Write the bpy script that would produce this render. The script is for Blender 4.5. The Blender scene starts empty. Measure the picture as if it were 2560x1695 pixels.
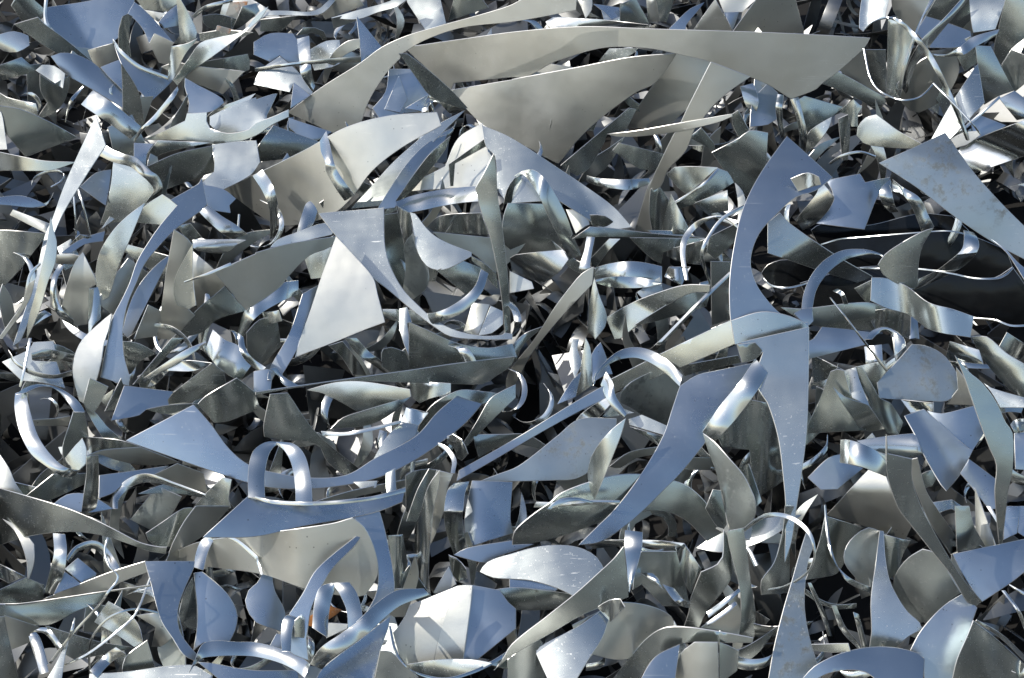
import bpy, math, random, colorsys
import numpy as np
from math import radians as R, sin, cos, pi
from mathutils import Vector, geometry

sc = bpy.context.scene
col = sc.collection

# ---------------------------------------------------------------- camera
PITCH = 30.0
CAM = np.array([0.0, 0.0, 2.9])
cam = bpy.data.objects.new('camera', bpy.data.cameras.new('camera'))
col.objects.link(cam)
cam.location = CAM
cam.rotation_euler = (R(90 - PITCH), 0, 0)
cam.data.lens = 50
cam.data.sensor_width = 36
cam.data.clip_start = 0.05
cam.data.clip_end = 3000
sc.camera = cam

# ---------------------------------------------------------------- sky and sun
SUN_EL, SUN_AZ = 42.0, -115.0
w = bpy.data.worlds.new('World')
sc.world = w
w.use_nodes = True
wn = w.node_tree
bg = wn.nodes['Background']
sky = wn.nodes.new('ShaderNodeTexSky')
sky.sky_type = 'NISHITA'
sky.sun_disc = False
sky.sun_elevation = R(SUN_EL)
sky.sun_rotation = R(SUN_AZ)
sky.ozone_density = 1.3
sky.air_density = 1.0
sky.dust_density = 1.2
bg.inputs[1].default_value = 0.14
wn.links.new(sky.outputs[0], bg.inputs[0])
sd = Vector((sin(R(SUN_AZ)) * cos(R(SUN_EL)), cos(R(SUN_AZ)) * cos(R(SUN_EL)), sin(R(SUN_EL))))
sun = bpy.data.objects.new('sun', bpy.data.lights.new('sun', 'SUN'))
col.objects.link(sun)
sun.data.energy = 4.0
sun.data.angle = R(0.5)
sun.data.color = (1.0, 0.95, 0.87)
sun.rotation_euler = sd.to_track_quat('Z', 'Y').to_euler()
sc.view_settings.view_transform = 'Standard'
sc.view_settings.look = 'None'
sc.view_settings.exposure = 0.0
sc.cycles.max_bounces = 10
sc.cycles.glossy_bounces = 6
sc.cycles.diffuse_bounces = 3
sc.cycles.sample_clamp_indirect = 4.0

# ---------------------------------------------------------------- materials
def material(name, base, metal, rough, flecks=True, grain=0.0, dent=0.0, mottle=0.0, speck=0.0, rust=0.0, tint=0.06):
    m = bpy.data.materials.new(name)
    m.use_nodes = True
    nt = m.node_tree
    b = nt.nodes['Principled BSDF']
    L = nt.links.new
    N = nt.nodes.new
    tc = N('ShaderNodeTexCoord')
    info = N('ShaderNodeObjectInfo')
    off = N('ShaderNodeVectorMath'); off.operation = 'MULTIPLY_ADD'
    comb = N('ShaderNodeCombineXYZ')
    for i in range(3):
        L(info.outputs['Random'], comb.inputs[i])
    off.inputs[1].default_value = (37, 53, 71)
    L(comb.outputs[0], off.inputs[0])
    L(tc.outputs['Object'], off.inputs[2])
    P = off.outputs[0]
    def noise(scale, detail, rough_=0.55, stretch=None):
        n = N('ShaderNodeTexNoise')
        n.inputs['Scale'].default_value = scale
        n.inputs['Detail'].default_value = detail
        n.inputs['Roughness'].default_value = rough_
        if stretch:
            mp = N('ShaderNodeMapping')
            mp.inputs['Scale'].default_value = stretch
            mp.inputs['Rotation'].default_value = (0.6, 0.3, 0.8)
            L(P, mp.inputs[0]); L(mp.outputs[0], n.inputs['Vector'])
        else:
            L(P, n.inputs['Vector'])
        return n.outputs['Fac']
    def ramp(x, a, bb, lo=0.0, hi=1.0):
        r = N('ShaderNodeMapRange')
        r.inputs['From Min'].default_value = a
        r.inputs['From Max'].default_value = bb
        r.inputs['To Min'].default_value = lo
        r.inputs['To Max'].default_value = hi
        L(x, r.inputs['Value'])
        return r.outputs[0]
    def mixc(fac, c1, c2):
        mx = N('ShaderNodeMix'); mx.data_type = 'RGBA'
        L(fac, mx.inputs[0])
        for s, c in ((6, c1), (7, c2)):
            if isinstance(c, tuple): mx.inputs[s].default_value = (*c, 1)
            else: L(c, mx.inputs[s])
        return mx.outputs[2]
    def math_(op, a, bb):
        n = N('ShaderNodeMath'); n.operation = op
        for i, v in enumerate((a, bb)):
            if isinstance(v, (int, float)): n.inputs[i].default_value = v
            else: L(v, n.inputs[i])
        return n.outputs[0]
    # each offcut comes from its own batch of sheet: a little lighter or duller
    lo = tuple(c * (1 - tint * 2.0) for c in base)
    hi = tuple(min(1, c * (1 + tint)) for c in base)
    c = mixc(info.outputs['Random'], lo, hi)
    # faint cloudy zinc bloom
    cl = ramp(noise(9, 5, 0.6), 0.42, 0.66, 0, 0.22)
    c = mixc(cl, c, tuple(x * 0.72 for x in base))
    rg = ramp(noise(6, 4), 0.3, 0.7, rough * 0.84, rough * 1.18)
    rg = math_('ADD', rg, ramp(noise(5, 3, 0.5, (1, 14, 3)), 0.4, 0.75, -0.006, 0.016))
    if mottle:
        mo = ramp(noise(34, 7, 0.72), 0.50, 0.62, 0, mottle)
        mo = math_('MULTIPLY', mo, ramp(noise(7, 3), 0.42, 0.6, 0, 1))
        c = mixc(mo, c, tuple(x * 0.30 for x in base))
        rg = math_('ADD', rg, math_('MULTIPLY', mo, 0.25))
    # grime flecks and dried water spots, sparse
    fk = 1.0 if flecks else 0.0
    vo = N('ShaderNodeTexVoronoi'); vo.inputs['Scale'].default_value = 46
    L(P, vo.inputs['Vector'])
    fl = math_('MULTIPLY', ramp(vo.outputs['Distance'], 0.10, 0.05, 0, 1), ramp(noise(5, 3), 0.50, 0.62, 0, 0.75 * fk))
    c = mixc(fl, c, (0.16, 0.15, 0.13))
    sp = math_('MULTIPLY', ramp(noise(150, 3, 0.7), 0.62, 0.68, 0, 1), ramp(noise(4.3, 2), 0.52, 0.6, 0, (0.32 + speck) * fk))
    c = mixc(sp, c, (0.72, 0.72, 0.70))
    rg = math_('ADD', rg, math_('MULTIPLY', sp, 0.2))
    # scratches from handling
    for (st, rot_) in (((1, 42, 42), (0.2, 0.5, 0.7)), ((38, 1, 38), (0.9, 0.1, 1.9))):
        n_ = N('ShaderNodeTexNoise'); n_.inputs['Scale'].default_value = 5.0; n_.inputs['Detail'].default_value = 3
        mp = N('ShaderNodeMapping'); mp.inputs['Scale'].default_value = st; mp.inputs['Rotation'].default_value = rot_
        L(P, mp.inputs[0]); L(mp.outputs[0], n_.inputs['Vector'])
        sc_ = math_('MULTIPLY', ramp(n_.outputs['Fac'], 0.665, 0.70, 0, 1), ramp(noise(3.1, 2), 0.48, 0.6, 0, 0.55 * fk))
        c = mixc(sc_, c, (0.78, 0.78, 0.76))
        rg = math_('ADD', rg, math_('MULTIPLY', sc_, 0.22))
    mt = metal
    if rust:
        ru = ramp(noise(16, 6, 0.7), 0.50 - 0.1 * rust, 0.60, 0, 1)
        c = mixc(ru, c, (0.42, 0.17, 0.05))
        rg = math_('ADD', rg, math_('MULTIPLY', ru, 0.4))
        mt = math_('SUBTRACT', metal, math_('MULTIPLY', ru, metal * 0.95))
    L(c, b.inputs['Base Color'])
    L(rg, b.inputs['Roughness'])
    if isinstance(mt, (int, float)): b.inputs['Metallic'].default_value = mt
    else: L(mt, b.inputs['Metallic'])
    h = noise(7, 2, 0.45)
    bp = N('ShaderNodeBump'); bp.inputs['Strength'].default_value = 1.0; bp.inputs['Distance'].default_value = dent
    L(h, bp.inputs['Height'])
    last = bp.outputs[0]
    if grain:
        b2 = N('ShaderNodeBump'); b2.inputs['Strength'].default_value = 1.0; b2.inputs['Distance'].default_value = grain
        L(noise(420, 3, 0.6), b2.inputs['Height']); L(last, b2.inputs['Normal'])
        last = b2.outputs[0]
    b3 = N('ShaderNodeBump'); b3.inputs['Strength'].default_value = 1.0; b3.inputs['Distance'].default_value = 0.00007
    L(noise(30, 4, 0.6, (1, 14, 1)), b3.inputs['Height']); L(last, b3.inputs['Normal'])
    L(b3.outputs[0], b.inputs['Normal'])
    return m

M = {}
M['sheet'] = material('galvanised_sheet', (0.60, 0.64, 0.615), 0.99, 0.24, grain=0.00005, dent=0.0035)
M['sky_tint'] = material('sky_tinted_sheet', (0.585, 0.64, 0.68), 0.985, 0.29, grain=0.00007, dent=0.003)  # bluer base puts extra sky reflection into the blue pieces
M['satin'] = material('satin_zinc', (0.675, 0.672, 0.612), 0.97, 0.39, grain=0.00022, dent=0.003)
M['mottled'] = material('mottled_zinc', (0.60, 0.64, 0.615), 0.96, 0.32, grain=0.0001, dent=0.003, mottle=0.8, speck=0.4)
M['bright'] = material('bright_strip', (0.69, 0.72, 0.70), 1.0, 0.19, dent=0.0035)
M['gap_shade'] = material('shadow_darkened_shavings', (0.31, 0.315, 0.31), 0.95, 0.42, flecks=False, dent=0.0)  # base greyed down to deepen the shadow in the gaps
M['edge'] = material('cut_edge', (0.80, 0.79, 0.76), 0.85, 0.38, flecks=False, dent=0.0)
M['black'] = material('shade_blackened_sheet', (0.014, 0.015, 0.016), 0.3, 0.20, flecks=False, dent=0.012)  # near-black base carries the deep shade of the right-hand hollow
M['rust'] = material('rust_stained_sheet', (0.60, 0.59, 0.56), 0.85, 0.42, dent=0.003, rust=0.5)
M['orange'] = material('rusted_plate', (0.22, 0.10, 0.04), 0.1, 0.75, dent=0.003, rust=1.0)

def ground_material():
    m = bpy.data.materials.new('yard_concrete')
    m.use_nodes = True
    nt = m.node_tree
    b = nt.nodes['Principled BSDF']
    n = nt.nodes.new('ShaderNodeTexNoise'); n.inputs['Scale'].default_value = 0.6; n.inputs['Detail'].default_value = 9
    r = nt.nodes.new('ShaderNodeValToRGB')
    r.color_ramp.elements[0].position = 0.35; r.color_ramp.elements[0].color = (0.27, 0.26, 0.215, 1)
    r.color_ramp.elements[1].position = 0.7; r.color_ramp.elements[1].color = (0.42, 0.40, 0.335, 1)
    tc = nt.nodes.new('ShaderNodeTexCoord')
    nt.links.new(tc.outputs['Object'], n.inputs['Vector'])
    nt.links.new(n.outputs['Fac'], r.inputs[0])
    sx = nt.nodes.new('ShaderNodeSeparateXYZ'); nt.links.new(tc.outputs['Object'], sx.inputs[0])
    mr = nt.nodes.new('ShaderNodeMapRange'); mr.inputs['From Min'].default_value = 2.6; mr.inputs['From Max'].default_value = 3.0
    nt.links.new(sx.outputs[0], mr.inputs[0])
    mx = nt.nodes.new('ShaderNodeMix'); mx.data_type = 'RGBA'; nt.links.new(mr.outputs[0], mx.inputs[0])
    nt.links.new(r.outputs[0], mx.inputs[6]); mx.inputs[7].default_value = (0.045, 0.047, 0.046, 1)
    nt.links.new(mx.outputs[2], b.inputs['Base Color'])
    b.inputs['Roughness'].default_value = 0.92
    return m
M['ground'] = ground_material()
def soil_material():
    m = bpy.data.materials.new('near_black_mound')
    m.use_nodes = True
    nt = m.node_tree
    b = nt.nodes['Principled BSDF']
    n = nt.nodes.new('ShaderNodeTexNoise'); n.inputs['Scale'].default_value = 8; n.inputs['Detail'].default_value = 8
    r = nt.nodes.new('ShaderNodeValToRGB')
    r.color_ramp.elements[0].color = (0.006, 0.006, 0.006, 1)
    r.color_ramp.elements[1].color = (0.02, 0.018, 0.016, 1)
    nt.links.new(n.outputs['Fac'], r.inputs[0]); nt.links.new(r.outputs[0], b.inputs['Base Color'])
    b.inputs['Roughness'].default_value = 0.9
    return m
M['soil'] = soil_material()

# ---------------------------------------------------------------- helpers
def link_mesh(name, verts, faces, mats, smooth=True, mi=None, angle=24):
    me = bpy.data.meshes.new(name)
    me.from_pydata([tuple(v) for v in verts], [], faces)
    for m in mats: me.materials.append(m)
    if mi is not None: me.polygons.foreach_set('material_index', mi)
    me.polygons.foreach_set('use_smooth', [smooth] * len(me.polygons))
    me.update()
    if smooth: me.set_sharp_from_angle(angle=R(angle))
    o = bpy.data.objects.new(name, me)
    col.objects.link(o)
    return o

RIGHT = np.array([1.0, 0, 0])
FWD = np.array([0, cos(R(PITCH)), -sin(R(PITCH))])
UP = np.array([0, sin(R(PITCH)), cos(R(PITCH))])
W_, H_ = 2560.0, 1695.0
TAN = 18.0 / 50.0
def rays(px):
    px = np.asarray(px, float)
    x = (px[..., 0] - W_ / 2) / (W_ / 2) * TAN
    y = -(px[..., 1] - H_ / 2) / (W_ / 2) * TAN
    d = FWD + x[..., None] * RIGHT + y[..., None] * UP
    return d / np.linalg.norm(d, axis=-1, keepdims=True)
SLOPE = 15.0                                   # the heap's face rises away from the camera
PN = np.array([0, -sin(R(SLOPE)), cos(R(SLOPE))])
PD = 2.6
def plane_t(r, extra=0.0):
    return (PD + extra) / np.maximum(-(r @ PN), 0.08)
# which way a piece faces: mirror direction wanted for each look of the metal
FACE = {'B': (0.16, 0.20), 'b': (0.09, 0.12), 'L': (-0.14, 0.22), 'W': (-0.19, 0.0), 'l': (-0.44, -0.16),
        'K': (-0.24, -0.34), 'k': (0.48, -0.42), 'G': (0.22, -0.31), 'g': (0.52, -0.29), 'P': (0.47, -0.24),
        'S': (-0.46, -0.30), 'D': (0.55, -0.34), 'X': (0.2, -0.2), 'O': (0.1, -0.3), 's': (-0.30, -0.16), 'w': (-0.28, 0.12)}
def face_normal(cls, px, rnd, jit=0.05):
    nx, ny = FACE[cls] if isinstance(cls, str) else cls
    nx += rnd.uniform(-jit, jit); ny += rnd.uniform(-jit, jit)
    nz = math.sqrt(max(0.05, 1 - nx * nx - ny * ny))
    n0 = nx * RIGHT + ny * UP - nz * FWD
    refl = FWD - 2 * (FWD @ n0) * n0
    r = rays(px)
    n = refl - r
    return n / np.linalg.norm(n)

FORCED = set()
def smooth_closed(P, step=13.0):
    P = [np.array(p, float) for p in P]
    hard = [tuple(np.round(p, 2)) in FORCED for p in P]
    n = len(P)
    corner = []
    for i in range(n):
        a = P[i] - P[i - 1]; b = P[(i + 1) % n] - P[i]
        la, lb = np.linalg.norm(a), np.linalg.norm(b)
        ang = math.degrees(math.acos(max(-1, min(1, (a @ b) / (la * lb + 1e-9)))))
        corner.append(hard[i] or ang > 42 or (ang > 36 and min(la, lb) > 38) or (ang > 24 and min(la, lb) > 95))
    out = []
    for i in range(n):
        p0, p1 = P[i], P[(i + 1) % n]
        d = p1 - p0; L = np.linalg.norm(d)
        def tan(j):
            if corner[j]: return d
            a = P[(j + 1) % n] - P[j - 1]
            return a / (np.linalg.norm(a) + 1e-9) * L
        t0, t1 = tan(i), tan((i + 1) % n)
        k = max(1, int(L / step))
        if corner[i] and corner[(i + 1) % n]: k = max(1, int(L / (step * 1.6)))
        for s in range(k):
            t = s / k
            out.append((2*t**3-3*t**2+1)*p0 + (t**3-2*t**2+t)*t0 + (-2*t**3+3*t**2)*p1 + (t**3-t**2)*t1)
    return np.array(out)

def resample(P, n):
    P = np.array(P, float)
    m = len(P)
    T = np.zeros_like(P)
    for i in range(m):
        T[i] = (P[min(i + 1, m - 1)] - P[max(i - 1, 0)]) / (2 if 0 < i < m - 1 else 1)
    us = np.linspace(0, m - 1, n)
    out = []
    for u in us:
        i = min(int(u), m - 2); t = u - i
        out.append((2*t**3-3*t**2+1)*P[i] + (t**3-2*t**2+t)*T[i] + (-2*t**3+3*t**2)*P[i+1] + (t**3-t**2)*T[i+1])
    return np.array(out)

def inside(poly, X, Y):
    c = np.zeros(X.shape, bool)
    n = len(poly)
    j = n - 1
    for i in range(n):
        xi, yi = poly[i]; xj, yj = poly[j]
        if yi != yj:
            c ^= ((yi > Y) != (yj > Y)) & (X < (xj - xi) * (Y - yi) / (yj - yi) + xi)
        j = i
    return c

# depth map of what already lies on the heap, so that each piece comes to rest on those under it
CS = 8.0; MG = 480.0
GW, GH = int((W_ + 2 * MG) / CS), int((H_ + 2 * MG) / CS)
gx = (np.arange(GW) + 0.5) * CS - MG; gy = (np.arange(GH) + 0.5) * CS - MG
GX, GY = np.meshgrid(gx, gy)
GR = rays(np.stack([GX, GY], -1))
ZB = plane_t(GR, 0.36)

class Surface:
    """a gently bent sheet: plane through a point with one bend axis, a slight second wave and dents"""
    def __init__(s, px, n, bang, bdeg, ext, rnd, dents=1.0):
        s.px = np.array(px, float); s.n = n
        r = rays(s.px); s.r0 = r
        a = R(bang)
        e = cos(a) * RIGHT + sin(a) * UP
        e = e - (e @ n) * n; e /= np.linalg.norm(e)
        s.e = e; s.f = np.cross(n, e)
        s.ripple = bdeg >= 85
        s.L = max(ext, 0.02)
        s.k = R(bdeg) / s.L
        s.amp = R(bdeg) * 0.27
        s.wl = 2 * pi * 1.35 / s.L
        s.ph = rnd.uniform(0, 6.28)
        s.dw = [(rnd.uniform(3, 9) / max(s.L, .12), rnd.uniform(0, 6.28), rnd.uniform(0, 6.28), R(rnd.uniform(0.9, 2.9)) * dents) for _ in range(3)]
        s.sgn = 1.0
        s.cA = math.tan(R(rnd.uniform(4, 13))) * rnd.choice((-1, 1)) if (rnd.random() < .34 and bdeg < 60) else 0.0
        s.c0 = rnd.uniform(-.25, .3) * s.L
    def h(s, a, b):
        if s.ripple:
            v = s.amp / s.wl * np.sin(a * s.wl + s.ph); d = s.amp * np.cos(a * s.wl + s.ph)
        else:
            v = -0.5 * s.k * a * a * s.sgn; d = -s.k * a * s.sgn
        if s.cA:
            rt = np.sqrt((a - s.c0) ** 2 + 0.006 ** 2)
            v = v + s.cA * rt; d = d + s.cA * (a - s.c0) / rt
        for (q, t, p, A) in s.dw:
            c_, s_ = cos(t), sin(t)
            v = v + A / q * np.sin(q * (a * c_ + b * s_) + p); d = d + A * c_ * np.cos(q * (a * c_ + b * s_) + p)
        return v, d
    def t(s, r, t0):
        p0 = CAM + s.r0 * t0
        q = CAM - p0
        t = -(q @ s.n) / np.minimum(r @ s.n, -0.05)
        for _ in range(7):
            p = q + r * t[..., None]
            a = p @ s.e; b = p @ s.f
            a = np.clip(a, -1.2 * s.L, 1.2 * s.L)
            v, d = s.h(a, b)
            F = p @ s.n - v
            dF = (r @ s.n) - np.clip(d, -1.5, 1.5) * (r @ s.e)
            dF = np.where(np.abs(dF) < 0.15, np.sign(dF) * 0.15 - 1e-6, dF)
            t = t - np.clip(F / dF, -0.12, 0.12)
        return t

def settle(tcells, zc, t0, lim_t, q=6, gap=0.004):
    d = zc - tcells
    delta = np.percentile(d, q) - gap
    return t0 + min(delta, lim_t - t0)

def solid(front, normals, tris_or_quads, loops, thick):
    """front skin, back skin and a cut edge round it"""
    n = len(front)
    back = front - normals * thick
    faces = [tuple(f) for f in tris_or_quads] + [tuple(i + n for i in reversed(f)) for f in tris_or_quads]
    mi = [0] * len(faces)
    # sheared edge: a slightly rounded burr standing proud all round
    out = {}
    for (i, j) in loops:
        d = np.cross(front[j] - front[i], normals[i])
        L = np.linalg.norm(d)
        if L > 1e-9:
            d = d / L
            out[i] = out.get(i, 0) + d; out[j] = out.get(j, 0) + d
    ids = {}; ring = []
    for i, d in out.items():
        L = np.linalg.norm(d)
        ids[i] = 2 * n + len(ring)
        ring.append(front[i] + (d / max(L, 0.3)) * thick * 0.55 - normals[i] * thick * 0.45)
    for (i, j) in loops:
        if i in ids and j in ids:
            faces.append((j, i, ids[i], ids[j])); mi.append(1)
            faces.append((ids[j], ids[i], i + n, j + n)); mi.append(1)
    return np.vstack([front, back] + ([np.array(ring)] if ring else [])), faces, mi

def vert_normals(V, faces):
    N_ = np.zeros_like(V)
    for f in faces:
        a, b, c = V[f[0]], V[f[1]], V[f[2]]
        nn = np.cross(b - a, c - a)
        for i in f: N_[i] += nn
    L = np.linalg.norm(N_, axis=1, keepdims=True)
    return N_ / np.maximum(L, 1e-12)

def tag(o, label=None, cat=None, group=None, kind=None):
    if label: o['label'] = label
    if cat: o['category'] = cat
    if group: o['group'] = group
    if kind: o['kind'] = kind

def finish(name, V, faces, mi, mats, origin):
    o = link_mesh(name, V - origin, faces, mats, True, mi)
    o.location = origin
    return o

def make_sheet(name, outline, cls, rnd, bang=None, bdeg=None, mat='sheet', step=13.0, lim=0.10, q=6, thick=None, register=True):
    poly = smooth_closed(outline, step)
    c = poly.mean(0)
    X0, Y0 = poly.min(0); X1, Y1 = poly.max(0)
    area = 0.5 * abs(np.dot(poly[:, 0], np.roll(poly[:, 1], 1)) - np.dot(poly[:, 1], np.roll(poly[:, 0], 1)))
    n = face_normal(cls, c, rnd)
    if bdeg is None:
        bdeg = rnd.uniform(5, 16); bang = rnd.uniform(0, 180)
    tb = float(plane_t(rays(c)))
    m_per_px = tb * TAN / (W_ / 2)
    if area > 30000 and bdeg < 50: bdeg *= 1.5 if cls not in ('B', 'b') else 2.0
    a = R(bang)
    proj = (poly[:, 0] - c[0]) * cos(a) - (poly[:, 1] - c[1]) * sin(a)
    ext = (proj.max() - proj.min()) * m_per_px
    c_off = c
    S = Surface(c_off, n, bang, bdeg, ext, rnd, 1.0)
    # cells covered
    ix0, ix1 = int((X0 + MG) / CS), int((X1 + MG) / CS) + 1
    iy0, iy1 = int((Y0 + MG) / CS), int((Y1 + MG) / CS) + 1
    ix0, iy0 = max(ix0, 0), max(iy0, 0); ix1, iy1 = min(ix1, GW), min(iy1, GH)
    sub = (slice(iy0, iy1), slice(ix0, ix1))
    mk = inside(poly, GX[sub], GY[sub])
    if mk.sum() < 1: mk = np.ones_like(mk)
    rr = GR[sub][mk]
    tc = S.t(rr, tb)
    t0 = settle(tc, ZB[sub][mk], tb, tb + lim, q)
    # verts
    g = max(9.0, min(26.0, math.sqrt(area) / 16))
    xs = np.arange(X0 + g / 2, X1, g); ys = np.arange(Y0 + g / 2, Y1, g)
    gx_, gy_ = np.meshgrid(xs, ys)
    gx_ = gx_ + (np.arange(len(ys)) % 2)[:, None] * g / 2
    ins = inside(poly, gx_, gy_)
    gp = np.stack([gx_[ins], gy_[ins]], -1)
    if len(gp):
        d2 = ((gp[:, None, :] - poly[None, :, :]) ** 2).sum(-1).min(1)
        gp = gp[d2 > (0.35 * g) ** 2]
    pts = np.vstack([poly, gp]) if len(gp) else poly
    nb = len(poly)
    vs, es, fs, *_ = geometry.delaunay_2d_cdt([Vector(p) for p in pts], [(i, (i + 1) % nb) for i in range(nb)], [], 1, 1e-5)
    P2 = np.array([(v.x, v.y) for v in vs])
    if len(fs) == 0: return None
    r = rays(P2)
    t = S.t(r, t0)
    V = CAM + r * t[:, None]
    # orient towards camera
    tri = []
    for f in fs:
        a_, b_, c_ = P2[f[0]], P2[f[1]], P2[f[2]]
        cr = (b_[0]-a_[0])*(c_[1]-a_[1]) - (b_[1]-a_[1])*(c_[0]-a_[0])
        tri.append(tuple(f) if cr < 0 else tuple(reversed(f)))
    N_ = vert_normals(V, tri)
    cnt = {}
    for f in tri:
        for i in range(3):
            e = (f[i], f[(i + 1) % 3])
            cnt[e] = 1
    loops = [(i, j) for (i, j) in cnt if (j, i) not in cnt]
    th = thick or rnd.uniform(0.0018, 0.0030) * (0.8 if area < 9000 else 1.0)
    VV, faces, mi = solid(V, N_, tri, loops, th)
    origin = V.mean(0)
    o = finish(name, VV, faces, mi, [M[mat], M['edge'] if mat != 'orange' else M['orange']], origin)
    if register:
        tcell = S.t(rr, t0)
        z = ZB[sub]; z[mk] = np.minimum(z[mk], tcell); ZB[sub] = z
    return o

def make_strip(name, A, B, cls, rnd, d=None, tilt=0.0, mat='bright', lim=0.10, q=3, thick=None):
    A = np.array(A, float); B = np.array(B, float)
    length = np.linalg.norm(np.diff(A, axis=0), axis=1).sum()
    wid = np.linalg.norm(A - B, axis=1).mean()
    n = int(max(8, min(64, length / 9)))
    a = resample(A, n); b = resample(B, n)
    mcount = 5 if wid > 14 else 3
    c = (a.mean(0) + b.mean(0)) / 2
    nrm = face_normal(cls, c, rnd)
    tb = float(plane_t(rays(c)))
    mpp = tb * TAN / (W_ / 2)
    if d is None:
        k = 0.10 * length * mpp
        dp = k * np.sin(np.linspace(0, pi, n)) ** 1.0
    else:
        dd = np.array(d, float) / 100.0
        m3 = max(1, n // 3)
        if abs(dd).max() > 0.025 and c[1] > a[m3:-m3, 1].mean() and min(a[0, 1], a[-1, 1]) > a[m3:-m3, 1].mean() - 4: dd = -0.7 * dd   # an arch leans back over its feet
        elif abs(dd).max() > 0.025 and dd[-1] > dd[0] + 0.02 and a[-1, 1] < a[0, 1] - 12: dd = -0.7 * dd              # a leg rising to such an arch
        elif abs(dd).max() > 0.025 and dd[0] > dd[-1] + 0.02 and a[0, 1] < a[-1, 1] - 12: dd = -0.7 * dd
        dp = np.interp(np.linspace(0, 1, n), np.linspace(0, 1, len(dd)), dd)
        for _ in range(max(2, n // 6)):
            dp[1:-1] = (dp[:-2] + 2 * dp[1:-1] + dp[2:]) / 4
    # hammered unevenness of a curled strip
    u = np.linspace(0, 1, n)
    lm = length * mpp
    for _ in range(2):
        f_ = rnd.uniform(6, 16) * max(lm, 0.1) ; dp = dp + 0.0035 * rnd.uniform(0.4, 1.2) * np.sin(f_ * 2 * pi * u * 0.7 + rnd.uniform(0, 6)) * np.sin(pi * u) ** .5
    w = np.linspace(0, 1, mcount)
    px = a[:, None, :] * (1 - w)[None, :, None] + b[:, None, :] * w[None, :, None]
    r = rays(px)
    p0 = rays(c)
    tw = (w - 0.5) * (tilt / 100.0)
    cup = 0.10 * wid * mpp * (1 - (2 * w - 1) ** 2)
    def T(t0):
        tt = (p0 @ nrm) * t0 / np.minimum(r @ nrm, -0.05)
        return tt - dp[:, None] - tw[None, :] - cup[None, :]
    tt = T(tb)
    ix = np.clip(((px[..., 0] + MG) / CS).astype(int), 0, GW - 1); iy = np.clip(((px[..., 1] + MG) / CS).astype(int), 0, GH - 1)
    zc = ZB[iy, ix]
    t0 = settle(tt.ravel(), zc.ravel(), tb, tb + lim, q)
    tt = T(t0)
    V = (CAM + r * tt[..., None]).reshape(-1, 3)
    np.minimum.at(ZB, (iy.ravel(), ix.ravel()), tt.ravel())
    quads = []
    for i in range(n - 1):
        for j in range(mcount - 1):
            q0 = i * mcount + j
            quads.append((q0, q0 + 1, q0 + mcount + 1, q0 + mcount))
    P2 = px.reshape(-1, 2)
    area = 0
    for f in quads:
        a_, b_, c_ = P2[f[0]], P2[f[1]], P2[f[2]]
        area += (b_[0]-a_[0])*(c_[1]-a_[1]) - (b_[1]-a_[1])*(c_[0]-a_[0])
    if area > 0: quads = [tuple(reversed(f)) for f in quads]
    N_ = vert_normals(V, quads)
    flip = ((N_ * -r.reshape(-1, 3)).sum(1) < -0.3)
    cnt = {}
    for f in quads:
        for i in range(4): cnt[(f[i], f[(i + 1) % 4])] = 1
    loops = [(i, j) for (i, j) in cnt if (j, i) not in cnt]
    VV, faces, mi = solid(V, N_, quads, loops, thick or 0.0014)
    origin = V.mean(0)
    return finish(name, VV, faces, mi, [M[mat], M['edge']], origin)
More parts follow.
